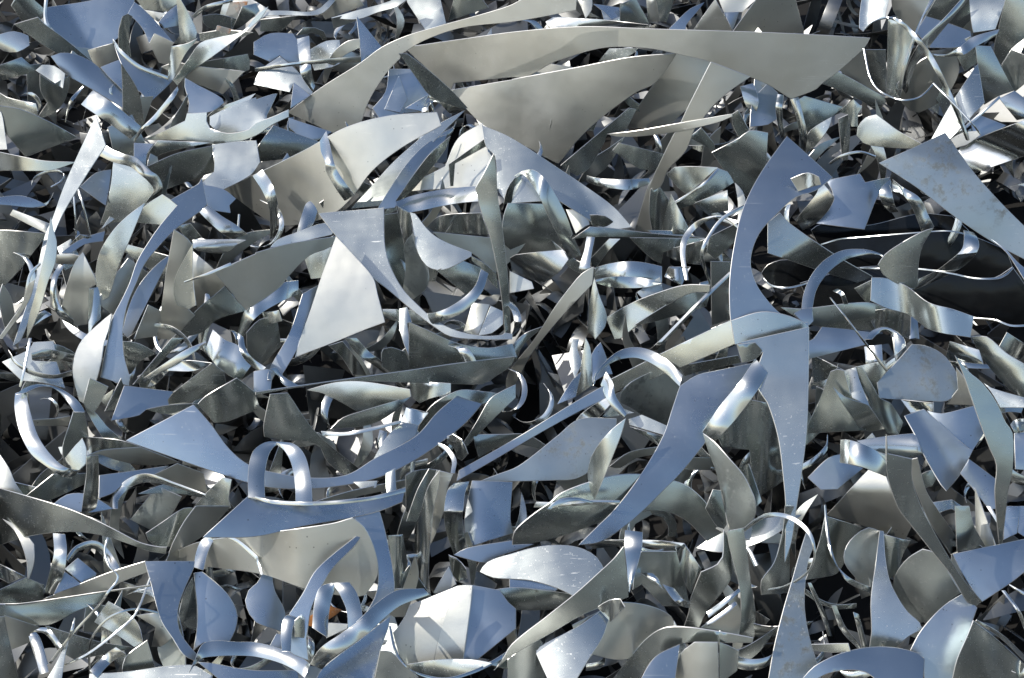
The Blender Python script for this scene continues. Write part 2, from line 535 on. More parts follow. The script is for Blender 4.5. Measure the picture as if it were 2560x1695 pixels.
PIECES = """
# z|kind|cls|opts|label|points
# ---- a1
4|S|B|b=30,8|large flat blue sheet leaning across the top left of the heap|@a1 430,70 870,0 1000,-60 1240,-40 1230,60 1150,200 1100,340 1050,380 1040,400 870,450 810,465 800,500 560,330 470,250 420,160
5|R|s||thin curved strip hanging in front of the flat blue sheet's left edge|@a1 445,-20 432,150 482,280 560,400 690,505|@a1 412,-20 402,150 430,290 510,420 610,490
5|S|G||dull grey wedge under the left end of the flat blue sheet|@a1 130,225 350,160 420,230 560,330 840,560 860,580 700,510 530,490
6|S|b|b=50,25|grey blue blade running down right below the dull grey wedge|@a1 470,520 560,490 700,505 860,580 980,690 1130,830 1140,1000 880,840 700,740 600,680
7|S|K|b=0,55|small folded flap with a bright crease hanging under the flat blue sheet|@a1 810,465 1040,400 1095,540 960,610 905,665 860,580
4|S|b||steel blue triangle behind the folded flap with the bright crease|@a1 930,620 1110,550 1140,850 1130,830 1000,700
5|S|D||narrow near black spike beside the deep blue triangle, upper left|@a1 1125,590 1280,850 1340,1180 1140,1010
6|S|B||deep blue downward pointing triangle under a bright curved rim, upper left|@a1 1050,380 1130,500 1300,625 1550,730 1600,740 1490,850 1385,945 1300,850 1270,830 1120,580 1080,480
7|R|s|par=rim|bright narrow rim strip along the top of the deep blue triangle|@a1 1045,358 1130,468 1300,605 1570,712|@a1 1042,385 1118,500 1290,640 1560,742
7|S|D|b=0,60|dark arched tongue standing above the deep blue triangle|@a1 1095,430 1100,270 1135,150 1180,128 1225,150 1200,250 1195,380 1215,535 1130,470
6|S|b|b=40,14|bluish pointed strip just right of the dark arched tongue|@a1 1245,20 1330,90 1430,190 1600,390 1500,350 1420,310 1380,400 1330,280 1240,170 1180,130 1220,60
5|S|W||tiny white triangle above the bluish pointed strip|@a1 1330,90 1530,125 1455,200
4|S|l||pale sheet cut off by the frame above the tiny white triangle|@a1 1330,85 1240,-30 1640,-30 1640,30 1540,110
6|S|b||small blue quadrilateral left of the rolled silver cone|@a1 1465,205 1540,120 1640,40 1650,235 1520,260
7|S|l|b=10,70|rolled silver cone open at the bottom, upper left|@a1 1630,-20 1660,-20 1740,120 1800,240 1820,300 1810,350 1740,400 1600,400 1660,330 1645,150
8|S|l|b=0,80|twisted pale neck just below the rolled silver cone|@a1 1585,430 1740,400 1830,350 1700,520 1600,740 1550,760 1560,600
6|S|K||small beige facet left of the twisted pale neck|@a1 1380,400 1430,310 1610,395 1585,430 1560,600 1470,580
7|S|l|b=70,40|long pointed silver blade sweeping right from the twisted pale neck|@a1 1600,745 1760,520 1850,400 2000,350 2240,290 2367,150 2480,60 2400,180 2100,420 1950,530 1740,680 1640,790
7|R|s||thin dark edged strand running down left from the twisted neck|@a1 1640,800 1560,900 1420,1070 1300,1190 1235,1290|@a1 1650,830 1600,920 1450,1100 1330,1200 1240,1320
3|S|K|b=60,15|tan sheet lying under the long pointed silver blade, upper left|@a1 1490,620 1620,580 1800,610 2260,660 2200,720 2060,870 1700,720
2|S|g||dark slate sheet tucked above the tan sheet, upper left|@a1 1830,580 2290,500 2310,560 2310,640 2260,665 1800,620
3|S|D||dark oval sheet below the rust stained offcut|@a1 1870,150 2000,130 2200,180 2120,290 1960,270 1880,210
4|S|K|m=rust|pale offcut with orange rust stains near the top edge of the heap|@a1 2130,20 2290,10 2280,60 2200,180 2080,150
4|S|K|m=rust|small rust tinged scrap just below the rust stained offcut|@a1 2010,235 2140,270 2120,310 1990,280
5|R|s||slim arched strip left of the rust stained offcut|@a1 1770,150 1900,50 2100,0 2150,-10|@a1 1800,165 1920,80 2100,30 2150,20
5|S|G|b=60,30|grey curved scrap right of the rust stained offcut|@a1 2140,290 2190,180 2240,60 2367,30 2400,100 2240,240
3|S|S||light sliver beneath the dark oval sheet, top left area|@a1 1840,310 2060,280 2340,300 2200,350 1850,380
6|S|b|b=60,12|heart shaped blue grey leaf with a pointed top, upper left|@a1 1710,720 1850,800 1950,850 2050,910 2070,950 2000,1010 1850,1050 1740,1040 1750,950 1710,800
6|S|L||pale lilac plate with a ragged pointed right end beside the blue leaf|@a1 1940,1080 2100,1000 2367,900 @a2 0,920 160,870 195,865 140,980 100,1060 90,1120 0,1160 @a1 2367,1180 2150,1225 2000,1210 1940,1150
7|S|l|b=0,25|hook shaped pale blue blade curving under the lilac plate|@a1 1330,1290 1500,1220 1710,1120 1730,1050 1790,1050 1910,1040 1905,1120 1940,1190 2100,1235 2300,1200 @a2 0,1140 160,1080 300,1015 300,1080 150,1150 0,1250 @a1 2150,1320 1950,1330 1700,1295
5|S|K|b=90,60|curled beige band right under the hook shaped blade|@a1 1360,1500 1370,1420 1460,1300 1940,1320 1690,1370 1500,1420 1380,1490
5|S|k|b=90,25|bluish beige panel below the curled beige band|@a1 1360,1540 1640,1420 1960,1350 1985,1567 @b1 1980,20 1700,120 1510,195 1450,60 @a1 1370,1567
6|S|L||light square cornered sheet left of the khaki fish tail sheet|@a1 1960,1340 2200,1310 2367,1300 2400,1500 @b1 2320,45 2050,190 1860,130 1980,20 @a1 1985,1480
6|S|b||steel blue notch shaped scrap under the light square cornered sheet|@b1 1880,140 2060,180 2180,270 2120,330 2130,400 1930,370
5|S|G|b=20,10|dull grey triangle pointing right from the left edge of the frame|@a1 -60,960 0,980 180,1010 480,1140 710,1270 240,1450 70,1250 -40,1100
6|S|W||white pointed scrap cut by the left frame edge, upper part|@a1 -40,1000 10,1040 40,1200 65,1380 -40,1385
4|S|l|b=0,45|long light strip fading to blue below the dull grey triangle|@a1 -40,1400 200,1450 420,1490 700,1500 500,1567 @b1 400,10 -40,5
6|S|L||small pale five sided tab above the dark blades, upper left|@a1 330,650 390,600 500,610 600,680 580,815
5|S|g|b=90,60|dark rolled band left of the pale five sided tab|@a1 -40,620 200,530 280,600 380,590 330,650 180,700 -40,760
4|S|W|b=60,60|bright crumpled scrap at the left edge near the top corner|@a1 -40,330 130,290 260,330 270,420 160,480 30,470 -40,420
3|S|l||light crossing strip above the dull grey triangle at the left edge|@a1 -40,830 60,900 330,960 350,1030 340,1090 120,1010 -40,960
5|S|D|b=20,50|near black curved blade below the pale five sided tab|@a1 370,690 500,780 640,700 640,800 580,960 470,1060 340,1100 440,950 380,850
5|R|s|d=0,3,0|thin bright hooped strip right of the near black curved blade|@a1 760,800 680,880 630,960 600,1130|@a1 780,800 700,900 645,980 610,1130
8|R|w|n=W|shiny creased band crossing diagonally above the tall pale blade|@a1 860,835 1000,925 1160,1050 1320,1185|@a1 750,965 890,1060 1040,1160 1205,1285
8|S|L|b=0,10|tall pale tapered blade standing at the far left, tip up|@F 222,268 244,336 207,392 180,435 160,467 140,504 122,547 110,587 95,632 82,680 67,737 45,790 30,800 62,705 82,642 105,542 122,505 145,440 165,392
# ---- b1
7|S|l|b=90,30|pale hanging sheet with a straight bottom edge right of the tall blade|@F 262,375 270,352 320,372 352,400 372,430 374,440 360,458 340,470 330,490 312,515 285,512 232,520 248,470 258,420
8|R|s||satin curl wrapping the right edge of the pale hanging sheet|@a1 985,1350 1100,1410 1260,1460 1370,1567 @b1 1460,60 1505,170 1480,245|@a1 920,1440 1050,1500 1200,1540 @b1 1290,40 1380,120 1420,200 1340,310
4|S|B||blue pointed scrap between the tall blade and the hanging sheet|@b1 740,160 890,30 1030,0 1000,200 975,330
4|S|B||small blue scrap behind the satin curl, left part|@a1 1240,1320 1420,1330 1360,1420 1350,1567 1240,1480
8|S|l|b=20,20|long leaf shaped pale blade in front of the hanging sheet|@b1 1340,310 1300,400 1200,640 1110,850 1060,1000 1000,1180 935,1220 885,1030 890,900 930,750 1050,560 1180,430
6|S|l||pale facet joining the hanging sheet to the blue sickle|@b1 1500,230 1560,270 1640,320 1500,510 1270,490 1330,350
7|S|b|b=30,22|long blue grey sickle with a bright inner edge, left part|@b1 1865,80 1915,320 1840,390 1620,550 1430,750 1330,880 1260,1040 1180,1230 1140,1400 1130,1567 @c1 1150,150 1200,340 1190,430 930,350 960,180 1000,0 @b1 1030,1400 1130,1200 1200,1050 1270,850 1370,680 1480,520 1640,330 1580,280 1840,130
7|R|w|n=W|white flat band sloping down right from the sickle's tip|@b1 1920,330 2050,430 2180,510 2290,600|@b1 1840,390 1930,480 2030,570 2140,645
7|S|W|b=90,70|short white rolled band lying level under the sloping white band|@b1 1780,650 2140,645 2280,650 2200,690 2085,770 1830,750 1785,720
5|S|K|b=0,60|tall beige green blade with a rounded shoulder right of the sickle|@b1 1610,555 1730,640 1780,700 1700,850 1640,1000 1605,1130 1630,1230 1740,1290 1800,1350 1600,1567 1450,1567 1490,1300 1530,1000 1570,770
8|S|l|b=0,12|pale blue knife shaped piece in front of the tall beige blade|@b1 1780,690 1780,850 1785,1050 1810,1255 1750,1290 1640,1260 1605,1150 1620,1000 1690,850
6|S|K|b=90,60|beige sheet with a soft glow right of the knife shaped piece|@b1 1780,750 2000,950 2080,1070 1950,1190 1830,1290 1790,1100
6|S|g||dark triangular sheet under the purple grey plate|@b1 1830,1290 2080,1080 2200,1220 2280,1300 2000,1390 1880,1500 1590,1567 1700,1440
9|S|P|b=30,12|purple grey speckled plate with a long curved upper arm|@b1 1980,950 2367,780 @b2 0,770 300,690 740,620 690,710 500,790 330,950 200,1100 0,1240 @b1 2280,1300 2180,1180 2080,1060
9|R|s|par=needle_tip|needle thin strip pointing left from the purple grey plate|@b1 1700,1035 1900,960 2130,860|@b1 1705,1045 1920,975 2140,885
5|S|b|b=30,30|blue blade standing behind the blue grey sickle|@b1 1580,780 1560,830 1400,1150 1190,1567 1130,1500 1200,1250 1300,1050 1450,880
6|S|K|b=90,40|beige cone shaped offcut inside the left curved rim|@b1 765,765 880,1010 890,1060 820,1100 815,1300 805,1430 700,1440 620,1380 575,1290 640,1000 700,850
7|S|W|b=0,80|upright white band right of the beige cone shaped offcut|@b1 815,1100 905,1085 930,1200 930,1380 850,1460 820,1567 815,1250
5|R|s|d=0,4,4,0|U shaped curved rim cradling the beige cone shaped offcut|@b1 540,880 480,1000 465,1150 500,1290 580,1390 700,1460|@b1 600,890 530,1000 520,1150 560,1270 640,1360 740,1420
6|S|K|b=90,60|short beige rolled strip above the beige cone shaped offcut|@b1 510,790 640,780 740,800 710,880 520,870
5|S|B||blue wedge strip above the short beige rolled strip|@b1 565,770 720,660 900,590 970,570 950,660 780,690 650,770
5|S|K|b=0,25|beige triangle with its point down at the left frame edge|@b1 -40,560 110,565 420,590 400,640 150,960 -40,1150
6|S|W|b=60,50|white grooved band crossing behind the tall pale blade|@b1 120,370 460,500 430,590 130,440 90,420
5|S|B|b=90,50|flat blue lens shaped sliver near the left frame edge|@b1 -40,260 180,240 330,280 430,330 300,350 100,330 -40,320
8|S|l|b=0,30|second narrow pale blade just right of the tall pale blade|@b1 470,440 490,560 520,660 510,850 440,1040 370,1280 300,1450 245,1567 260,1400 340,1100 430,700
4|R|s||thin hooped strip behind the tall pale blade, left edge|@b1 370,860 270,960 230,1130 200,1280|@b1 375,880 290,980 255,1130 225,1280
6|S|K||long tan sliver pointing down at the far left|@b1 320,1020 280,1180 180,1350 20,1567 -20,1567 100,1400 200,1250 270,1050
7|R|w||short bright curl at the foot of the tall pale blade|@b1 410,1300 340,1340 275,1430|@b1 480,1340 390,1390 290,1460
5|S|k|b=90,30|dark beige scrap between the sickle and the tall beige blade|@b1 1240,1567 1370,1250 1490,1310 1450,1540
7|S|W|b=90,25|white crescent standing left of the sickle's foot|@b1 1030,1330 1000,1480 @c1 960,30 930,220 880,400 770,590 735,570 700,450 672,300 690,160 760,10 @b1 900,1440
3|R|s||first of two straight thin rods fanning behind the tall pale blade|@b1 715,180 760,330 830,610|@b1 730,180 775,330 842,610
3|R|s||second thin rod, nearer the tall pale blade, ending beside the other|@b1 675,250 690,450 695,610|@b1 688,250 702,450 710,610
4|S|S|b=0,60|worn silver facet under the two thin rods|@b1 650,690 740,600 850,620 730,680 640,720
5|S|g|b=0,40|dark tapering blade beneath the purple grey plate's left end|@b1 1640,520 1760,500 1870,630 1740,660
# ---- a2 / b2
8|S|L|b=60,8|large pale lilac sickle with a square head in the middle left|@b2 580,405 1180,355 1180,600 1195,750 1240,900 1350,1100 1500,1260 1650,1390 1850,1490 2100,1540 2280,1530 2300,1510 2367,1520 2367,1567 2100,1567 1800,1540 1650,1450 1450,1300 1200,1090 1080,1000 950,850 800,680 700,560
8.4|S|W|b=60,6|big brilliant white four sided sheet under the pale lilac sickle|@b2 740,620 800,680 900,790 1080,1000 1120,1150 1190,1410 1000,1480 790,1567 @c2 780,4 360,165 @b2 410,1567 500,1320 600,1010 690,760
9|S|L|b=30,10|pale comma shaped leaf with a sharp top right of the sickle head|@b2 1425,395 1470,410 1530,490 1620,590 1750,670 1990,765 1990,800 1900,850 1780,910 1680,925 1580,890 1500,770 1465,640 1450,500
8|R|s|d=0,5,7,5;t=2|wavy mirror like band arching above the comma shaped leaf|@b2 1295,300 1400,255 1550,215 1750,180 2000,155 2220,150|@b2 1310,400 1420,395 1560,370 1750,330 1950,300 2220,285
8|S|S|b=0,60;par=folded_end|folded left end of the wavy mirror like band|@b2 1300,330 1420,400 1450,600 1370,700 1360,600 1330,500
9|S|G|b=0,40|upright dark pointed blade with a bright left edge, centre|@F 1142,355 1147,400 1150,450 1160,520 1170,600 1178,700 1181,772 1168,770 1162,700 1150,620 1132,540 1114,490 1100,435 1120,400
6.5|S|g||slate coloured upright panel behind the lilac sickle's head|@b2 1185,420 1310,400 1340,560 1370,700 1380,900 1360,1120 1270,950 1200,760 1190,600
7|S|S|b=0,20;m=mottled|mottled grey rounded sheet left of the comma shaped leaf|@b2 1370,700 1450,590 1470,700 1520,820 1590,910 1600,1000 1570,1100 1450,1200 1360,1120 1385,900
6|S|P||wide grey panel stretched behind the upright dark blade|@b2 1640,580 2140,630 2367,660 @b3 130,675 0,830 @b2 2220,950 2100,850 2000,770 1750,670
6|S|G|b=60,30|small grey sheet directly below the comma shaped leaf|@b2 1670,930 1900,840 2080,910 2060,1000 1960,1170 1850,1080
5|S|S|b=0,90|bright crumpled sheet seen under the wavy mirror like band|@b2 1700,430 2080,400 2150,600 1640,570 1580,530
7.2|R|s|d=0,5,8,8,4,0|round swept tube like rim curving under the comma shaped leaf|@b2 2080,920 2030,1070 1900,1200 1750,1290 1600,1330 1450,1300 1170,1290|@b2 2150,960 2090,1130 1950,1290 1780,1380 1600,1430 1400,1420 1170,1370
6|S|W|b=0,50|bright upright facet inside the swept rim, centre|@b2 2000,1230 2160,1250 2050,1540 1920,1500
6|S|L||pale small sheet beside the bright upright facet, centre|@b2 2170,1260 2280,1310 2280,1430 2180,1510 2060,1530
7|S|G|b=0,50|short dark curved blade joining the leaf to the upright blade|@b2 1990,800 2100,860 2220,960 2240,1100 2180,1050 2090,930 2000,850
8|S|L|b=0,50|narrow upright white blue tab below the lilac sickle|@b2 1295,1295 1395,1270 1440,1410 1395,1420 1410,1567 @c2 1415,160 1400,120 1355,0 @b2 1330,1480
6|R|s|d=0,8,12|silver arched strip with a dark shell like inside, left of the lilac sickle's head|@b2 370,600 430,400 480,300 620,268|@b2 455,590 530,500 575,370 640,290
6|S|D|b=0,50;par=inner_face|dark inside of the silver arched strip, like a shell|@b2 590,310 640,270 720,310 780,380 690,390 640,380
7|R|w|d=0,4,4,0|bright curved band draped over the khaki fish tail sheet|@a2 590,1300 600,1400 640,1500 @b2 650,20 740,180 820,290|@a2 650,1210 680,1330 720,1500 @b2 750,10 830,130 910,235
7|R|s|d=0,4,4,0|second curved band farther left on the khaki fish tail sheet|@b2 -30,60 60,200 120,350 130,480 130,640|@b2 60,0 140,120 190,260 205,400 175,620
6|S|L|b=90,30|pale streak shaped strip above the purple grey plate's arm|@b2 130,720 200,650 380,580 560,510 650,490 720,560 700,600 300,690
6|S|l|b=0,25|pale fan shaped scrap between plate arm and white sheet|@b2 450,830 560,760 700,715 600,1000 510,1010 480,920
8|R|w|d=0,6,8,4|bright open loop with a dark inner return, left of the big white sheet|@F 690,648 650,655 600,680 565,720 550,770|@F 690,680 655,695 610,720 582,745 562,780
8|R|s|d=4,0,0;par=return_run|dark inner return of the open loop near the big white sheet|@F 550,770 552,800 565,830 600,862|@F 563,780 568,805 583,828 615,850
8|S|b|b=0,30|blue tapering blade down the left side of the white sheet|@F 700,680 735,660 720,720 690,800 650,870 620,860 630,840 670,770
7|R|w|n=W|silver white curled band left below the open loop|@F 492,762 520,786 552,800 588,835|@F 475,808 500,845 530,868 556,880
4|S|g||dark slate disc seen through the open loop|@F 600,740 640,730 650,800 600,850 575,820 570,770
7|S|L|b=30,15|long pale blade, uppermost of the fanned strips over the centre left|@F 1075,255 1000,330 950,390 880,475 812,482 860,430 905,380 960,330 1010,290
7.3|S|B|b=30,40|deep blue blade, middle one of the fanned strips|@F 1035,310 1015,345 960,420 912,480 872,485 900,440 940,380 990,330
7.5|S|g|b=30,40|dark teal grooved blade, lowest of the fanned strips|@F 1042,315 1030,345 980,410 930,462 915,465 960,400 1000,350
6|S|W|b=50,10|bright white sheet under the beige triangle, just above centre|@F 1030,385 1060,320 1115,285 1122,310 1128,350 1140,365 1105,430 1040,435 945,442 965,420
7|S|G||narrow folded grey strip lying on the bright white sheet|@F 1038,380 1125,318 1130,335 1052,378 1048,430 1042,430
6|S|L|b=30,14|long lilac triangle stretching right from the bright white sheet|@F 1115,290 1180,318 1300,395 1345,425 1420,480 1460,525 1400,530 1350,500 1290,462 1175,470 1150,440 1145,360 1125,340
5|R|s|d=0,5,0|small open hoop with one dark side under the great arc|@a2 1600,900 1530,1000 1570,1120 1650,1200|@a2 1640,940 1590,990 1620,1080 1690,1190
6|R|s|d=0,3,0;par=right_half|dark right half of the small open hoop under the great arc|@a2 1600,880 1700,870 1850,950 1950,1010|@a2 1610,930 1700,960 1780,1040 1830,1050
3|S|b||flat blue sheet glimpsed under the left end of the great arc|@a2 1230,640 1440,640 1600,860 1500,1030 1350,1050 1140,1090 1080,1000 1200,850
4|S|b|b=0,20|lighter blue spike standing on the glimpsed blue sheet|@a2 1320,700 1400,920 1330,1040 1190,1010
5|S|b||small blue flap at the right of the lighter blue spike|@a2 1380,1000 1600,870 1530,1030
5|S|b|b=30,12|slate blue spike standing behind the khaki arch, top|@a2 930,150 1165,440 970,580 960,400
4|S|L||lilac sheet cut by the top frame edge left of centre|@a2 1390,-20 1700,-20 1755,215 1570,280 1400,20
5|S|L|b=90,12|long pale strip sloping up right near the top edge|@a2 690,165 820,130 920,100 1150,40 1330,-20 1400,-10 1300,60 1130,110 940,175
4|S|K|b=20,35|beige folded sheet at the top edge left of the long pale strip|@a2 600,120 740,-20 950,-20 1000,50 690,160 640,180
4.5|S|k||small brown grey box like facet under the long pale strip|@a2 700,170 920,120 930,190 720,265
5|R|w|d=0,4,0|upright bright band in the cluttered upper left|@a2 380,360 400,560 420,700 520,850|@a2 490,330 500,480 510,640 545,800
4|S|b|b=90,35|domed blue sheet left of the upright bright band|@a2 -20,390 130,310 340,310 390,400 410,600 340,600 220,510 130,570 -20,505
5.5|R|s|n=K|long straight pale rod lying across the domed blue sheet|@a2 -10,630 300,585 660,545 970,525|@a2 -10,665 300,615 660,585 970,575
4|S|L|b=20,25|pale pointed sheet under the long straight rod|@a2 30,660 220,520 340,620 450,730 530,830 510,880 350,760 310,850 -20,780
5|S|b||small slate triangle left of the khaki arch's foot|@a2 350,760 500,880 320,1000
4|S|L|b=60,30|rounded pale plate right of the upright bright band|@a2 500,460 650,380 770,370 800,570 700,620 540,650 510,560
5|S|K|b=40,30|beige crescent strip curving beside the rounded pale plate|@a2 960,360 850,380 720,480 650,600 620,740 640,790 700,640 800,520 960,440
4|S|K||beige trapezoid at the top edge right of the lilac sheet|@a2 1830,-20 2080,-20 2150,70 1780,190
5|S|L|b=90,20|thin wavy pale strip at the very top left of centre|@a2 -10,180 90,110 270,100 500,110 600,70 700,-20 750,-20 620,115 520,140 100,145 -10,210
3|S|K||beige patch under the thin wavy pale strip|@a2 40,180 380,145 240,285 40,290
5.5|S|G|b=80,50|dark green grey crumpled triangle left of the fish tail sheet|@a2 160,1160 580,1310 330,1450 -10,1500 0,1390
6|S|b||slim blue scrap under the foot of the khaki arch|@a2 300,1090 450,1140 700,1220 560,1300 380,1240 310,1180
9|S|K|b=10,26;m=satin;f=-0.29,-0.28|great pale khaki arc spanning the upper middle of the heap|@F 935,110 1060,92 1200,73 1350,62 1500,67 1700,73 1850,79 2012,88 @a4 890,440 660,650 500,770 450,820 280,890 210,912 0,780 @a3 2200,710 1850,575 1500,490 1300,450 1080,432 850,440 620,495 360,585 130,710 @a2 2367,712 1830,765 1800,832
8|S|K|b=140,22;m=satin;f=-0.26,-0.31|wide khaki triangle with a soft dent directly under the great arc|@a2 1790,835 2367,740 @a3 0,735 600,625 1100,530 1520,495 1330,760 1150,850 950,990 750,1150 600,1300 480,1450 430,1510 380,1490 0,1280 @a2 2100,1150 1950,1010
7|S|K|b=30,55;m=satin|khaki band with a rounded shaded fold passing under the great arc|@a3 1520,495 1840,575 1620,1010 1590,1030 1430,1160 1050,1190 1160,1000 1340,740
7.4|S|K|b=20,50;m=satin|tapering khaki blade going down from the great arc's right half|@a3 1840,575 2200,712 2000,850 1850,985 1760,1100 1690,1185 1600,1400 @b3 1440,0 1370,160 1290,200 1275,400 1300,580 1140,565 1200,350 1300,90 @a3 1340,1567 1500,1240 1560,1140 1620,1010
8.5|S|K|b=90,25|slender canoe shaped blade crossing in front of the khaki blade|@a3 880,1240 1150,1210 1600,1130 2030,1055 2035,1075 1900,1130 1500,1220 1150,1262 960,1260
8.5|S|K|b=0,40;par=curled_tab|small curled tab at the right end of the canoe shaped blade|@a3 2030,1060 2090,1020 2190,1200 2100,1270 2040,1150
7.6|S|K|b=0,18;m=satin;f=-0.36,-0.20|broad khaki arch sweeping from upper centre down to a square foot|@a2 290,1040 620,800 970,580 1160,440 1400,330 1700,240 2100,130 2367,45 @a3 200,-60 600,-60 590,90 300,150 0,200 @a2 1900,255 1560,370 1340,500 1330,540 1250,620 1130,780 1030,960 965,1155 740,1240
7.9|S|g|b=40,12|dark slate flange under the left tip of the great arc|@a2 1320,495 1400,500 1800,830 1960,1000 1900,1000 1620,890 1500,740 1380,570
6.4|S|K|b=30,30;m=satin;f=-0.42,-0.14|khaki fish tail sheet with a dimpled middle, left of centre|@F 518,438 700,350 800,295 900,268 1010,260 1020,290 930,340 860,395 810,460 760,500 680,520 630,515
# ---- a3 a4 tops
6|S|K||khaki spike pointing up just above the great arc|@a3 1880,-10 2030,285 1670,285
6|S|k||olive grey sheet at the top edge right of the khaki spike|@a3 2270,-20 @a4 250,-20 335,305 0,300 @a3 2040,295
5|S|W||bright white sheet at the top edge between spike and olive sheet|@a3 1910,-10 2270,-20 2130,110 2100,110 1960,115
4.5|S|b||blue sliver right under the bright white top edge sheet|@a3 1960,115 2100,110 2040,280 2030,260
5|S|B|b=40,25|blue blade leaning left beside the khaki spike|@a3 1780,20 1700,120 1610,230 1600,290 1430,290 1550,170 1650,80
4|S|B||small vivid blue scrap near the top edge, centre|@a3 750,35 990,70 1005,150 920,180 850,110
4|S|G|b=40,30|grey folded scrap right of the small vivid blue scrap|@a3 1000,40 1140,-20 1250,180 1270,220 1000,200 1000,150
4.5|S|K|b=0,70|upright beige strip at the top edge, centre|@a3 1240,-10 1330,-10 1360,200 1260,200
3|S|g||dark scrap right of the upright beige strip|@a3 1330,-10 1500,-10 1430,200 1370,200
5|S|S|b=90,60|grooved silver band just above the great arc's crown|@a3 310,200 380,160 620,170 800,180 1000,200 1260,230 1280,280 900,260 340,245
5.5|S|W|b=0,50|white folded corner above the great arc's left shoulder|@a3 600,-10 740,-10 735,90 680,170 640,60
7|S|W||white lens showing through the great arc's opening|@a3 130,710 360,590 540,620 570,625
4|S|l|b=60,20|light blue scrap showing through the great arc's opening|@a3 900,450 1170,445 1060,530 800,570
5|S|g|b=30,40|long dark blade under the wide khaki triangle's right edge|@a3 450,1530 1080,1000 1150,1010 1060,1190 1040,1210 880,1240 840,1340 700,1567 @b3 600,60
5|S|G|b=0,40|grey block like scrap with a bright end below the canoe blade|@a3 990,1320 1420,1430 1330,1567 1180,1560 1060,1480 930,1390
4|S|G|b=30,20|grey flap right of the khaki blade, under the canoe blade|@a3 1640,1270 1750,1180 1870,1330 1860,1390
6|S|G|b=60,40|smooth grey sheet with a silver sheen left of the big blue hook|@a3 1850,1410 2100,1280 2200,1210 2367,1230 2340,1567 @b3 2320,40 2190,270 2080,150 1960,0
6|S|W|b=60,60|short bright twisted strip under the great arc's right end|@a3 2110,800 2230,770 2280,930 2250,1060 2170,990
4|S|b||slate blue scrap behind the paired beige straps|@a3 2230,930 2367,770 @a4 90,860 80,1100 0,1150 @a3 2200,1170
# a4
5|S|L|b=0,20|lilac sheet hanging from the top edge, right of the arc's end|@a4 870,-20 1120,-20 1100,60 1080,160 960,200 880,290 845,260 850,120
5|S|l|b=0,45|long light blade hanging down behind the thin hoop, upper right|@a4 1110,180 1230,180 1340,330 1290,500 1220,750 1200,900 1095,880
4|S|K||khaki sheet at the top edge, right of the lilac sheet|@a4 1140,-20 1540,-20 1450,150 1370,290 1280,260 1160,100
6|R|w|n=W|bright narrow curved strip falling from the top edge, upper right|@a4 1500,-10 1400,200 1320,400 1240,620 1195,880|@a4 1540,-10 1430,170 1350,400 1270,640 1222,900
4.5|R|s|n=k|dark olive strap crossing to the top edge, upper right|@a4 1790,-10 1600,200 1430,360 1310,560 1230,800|@a4 1860,-10 1680,200 1500,420 1370,600 1280,880
3|S|k||olive sheet at the top edge right of the dark olive strap|@a4 1460,150 1560,-20 1860,-20 1880,290 1650,200
2.5|S|B||dark blue strip under the olive sheet, upper right|@a4 1370,300 1460,150 1650,210 1870,290 1880,350 1780,430 1500,440
2|S|k||shaded olive sheet inside the left half of the thin hoop|@a4 890,460 1090,460 1090,880 990,800 930,700
2|S|k|b=0,50|shaded olive bowl inside the right half of the thin hoop|@a4 1210,900 1370,600 1520,500 1740,510 1770,640 1690,830 1560,960 1400,1040 1300,1010
6|R|w||wire thin hoop forming a wide U in the upper right|@a4 880,450 930,690 1000,820 1110,890 1230,930 1370,915 1460,860 1535,775|@a4 892,450 942,690 1010,812 1115,880 1230,918 1370,903 1455,848 1528,765
7.5|R|s|d=0,4,5,3,0|long hooked silver strip bending over and down, upper right|@a4 890,268 980,190 1110,155 1230,190 1370,320 1530,530 1680,830 1780,1060 1870,1310|@a4 890,282 980,205 1110,175 1210,220 1340,350 1490,560 1640,850 1750,1090 1840,1320
7.7|R|w||straight thin wire beside the long hooked silver strip|@a4 1520,770 1700,950 1860,1120 1960,1245|@a4 1535,765 1715,945 1875,1115 1972,1240
5|R|w|d=0,5,0|bright bowed band crossing the rim of the olive bowl|@a4 1510,495 1640,505 1780,430 1900,340 2140,270|@a4 1520,525 1660,525 1820,500 1920,430 2110,330
4|S|L|b=90,30|pale lilac sheet at the top edge near the right corner|@a4 1860,-20 2200,-20 2100,270 1900,300 1880,200
5|S|K|b=40,30|smooth beige curved sheet in the top right corner|@a4 2200,-20 2400,-20 2400,330 2250,450 2150,600 2090,480 2130,270
4|S|S|m=mottled|mottled pale sheet at the right frame edge, near the top|@a4 2250,460 2400,520 2400,750 2280,850 2200,720 2160,600
5|S|L|b=20,15|pale flat sheet leaning right beside the olive bowl|@a4 1510,1290 1700,950 1940,590 2000,950 1690,1280
5.5|S|G|b=60,70|grey sheet with a glaring spot right of the pale leaning sheet|@a4 1920,420 2060,430 2270,840 2130,890 2000,970 1940,590
6|S|W|b=60,60|bright white folded band at the right frame edge, upper part|@a4 2140,910 2280,840 2400,930 2400,1090 2300,1110
6.5|R|w|n=W|straight bright edge strip rising right to the white folded band|@a4 1680,1285 1850,1140 2140,885|@a4 1700,1300 1870,1155 2150,905
5|S|b||slate blue triangle above the rippled silver sheet|@a4 1870,1110 1940,1060 2200,1160 2100,1220 1960,1280 1900,1240
6|S|S|b=60,110|rippled silver sheet like folded cloth at the right edge|@a4 1870,1310 2400,1100 2400,1430 1900,1600 1800,1450 1740,1370 1830,1360
7|S|W||small bright plate where the long hooked strip ends|@a4 1690,1290 1800,1230 1950,1210 1965,1245 1830,1340 1740,1365
7|S|G|b=70,25|grey lens shaped blade lying under the great arc's right tip|@a4 210,635 400,630 580,640 700,690 1080,900 1080,950 1010,1030 860,930 600,810 350,720
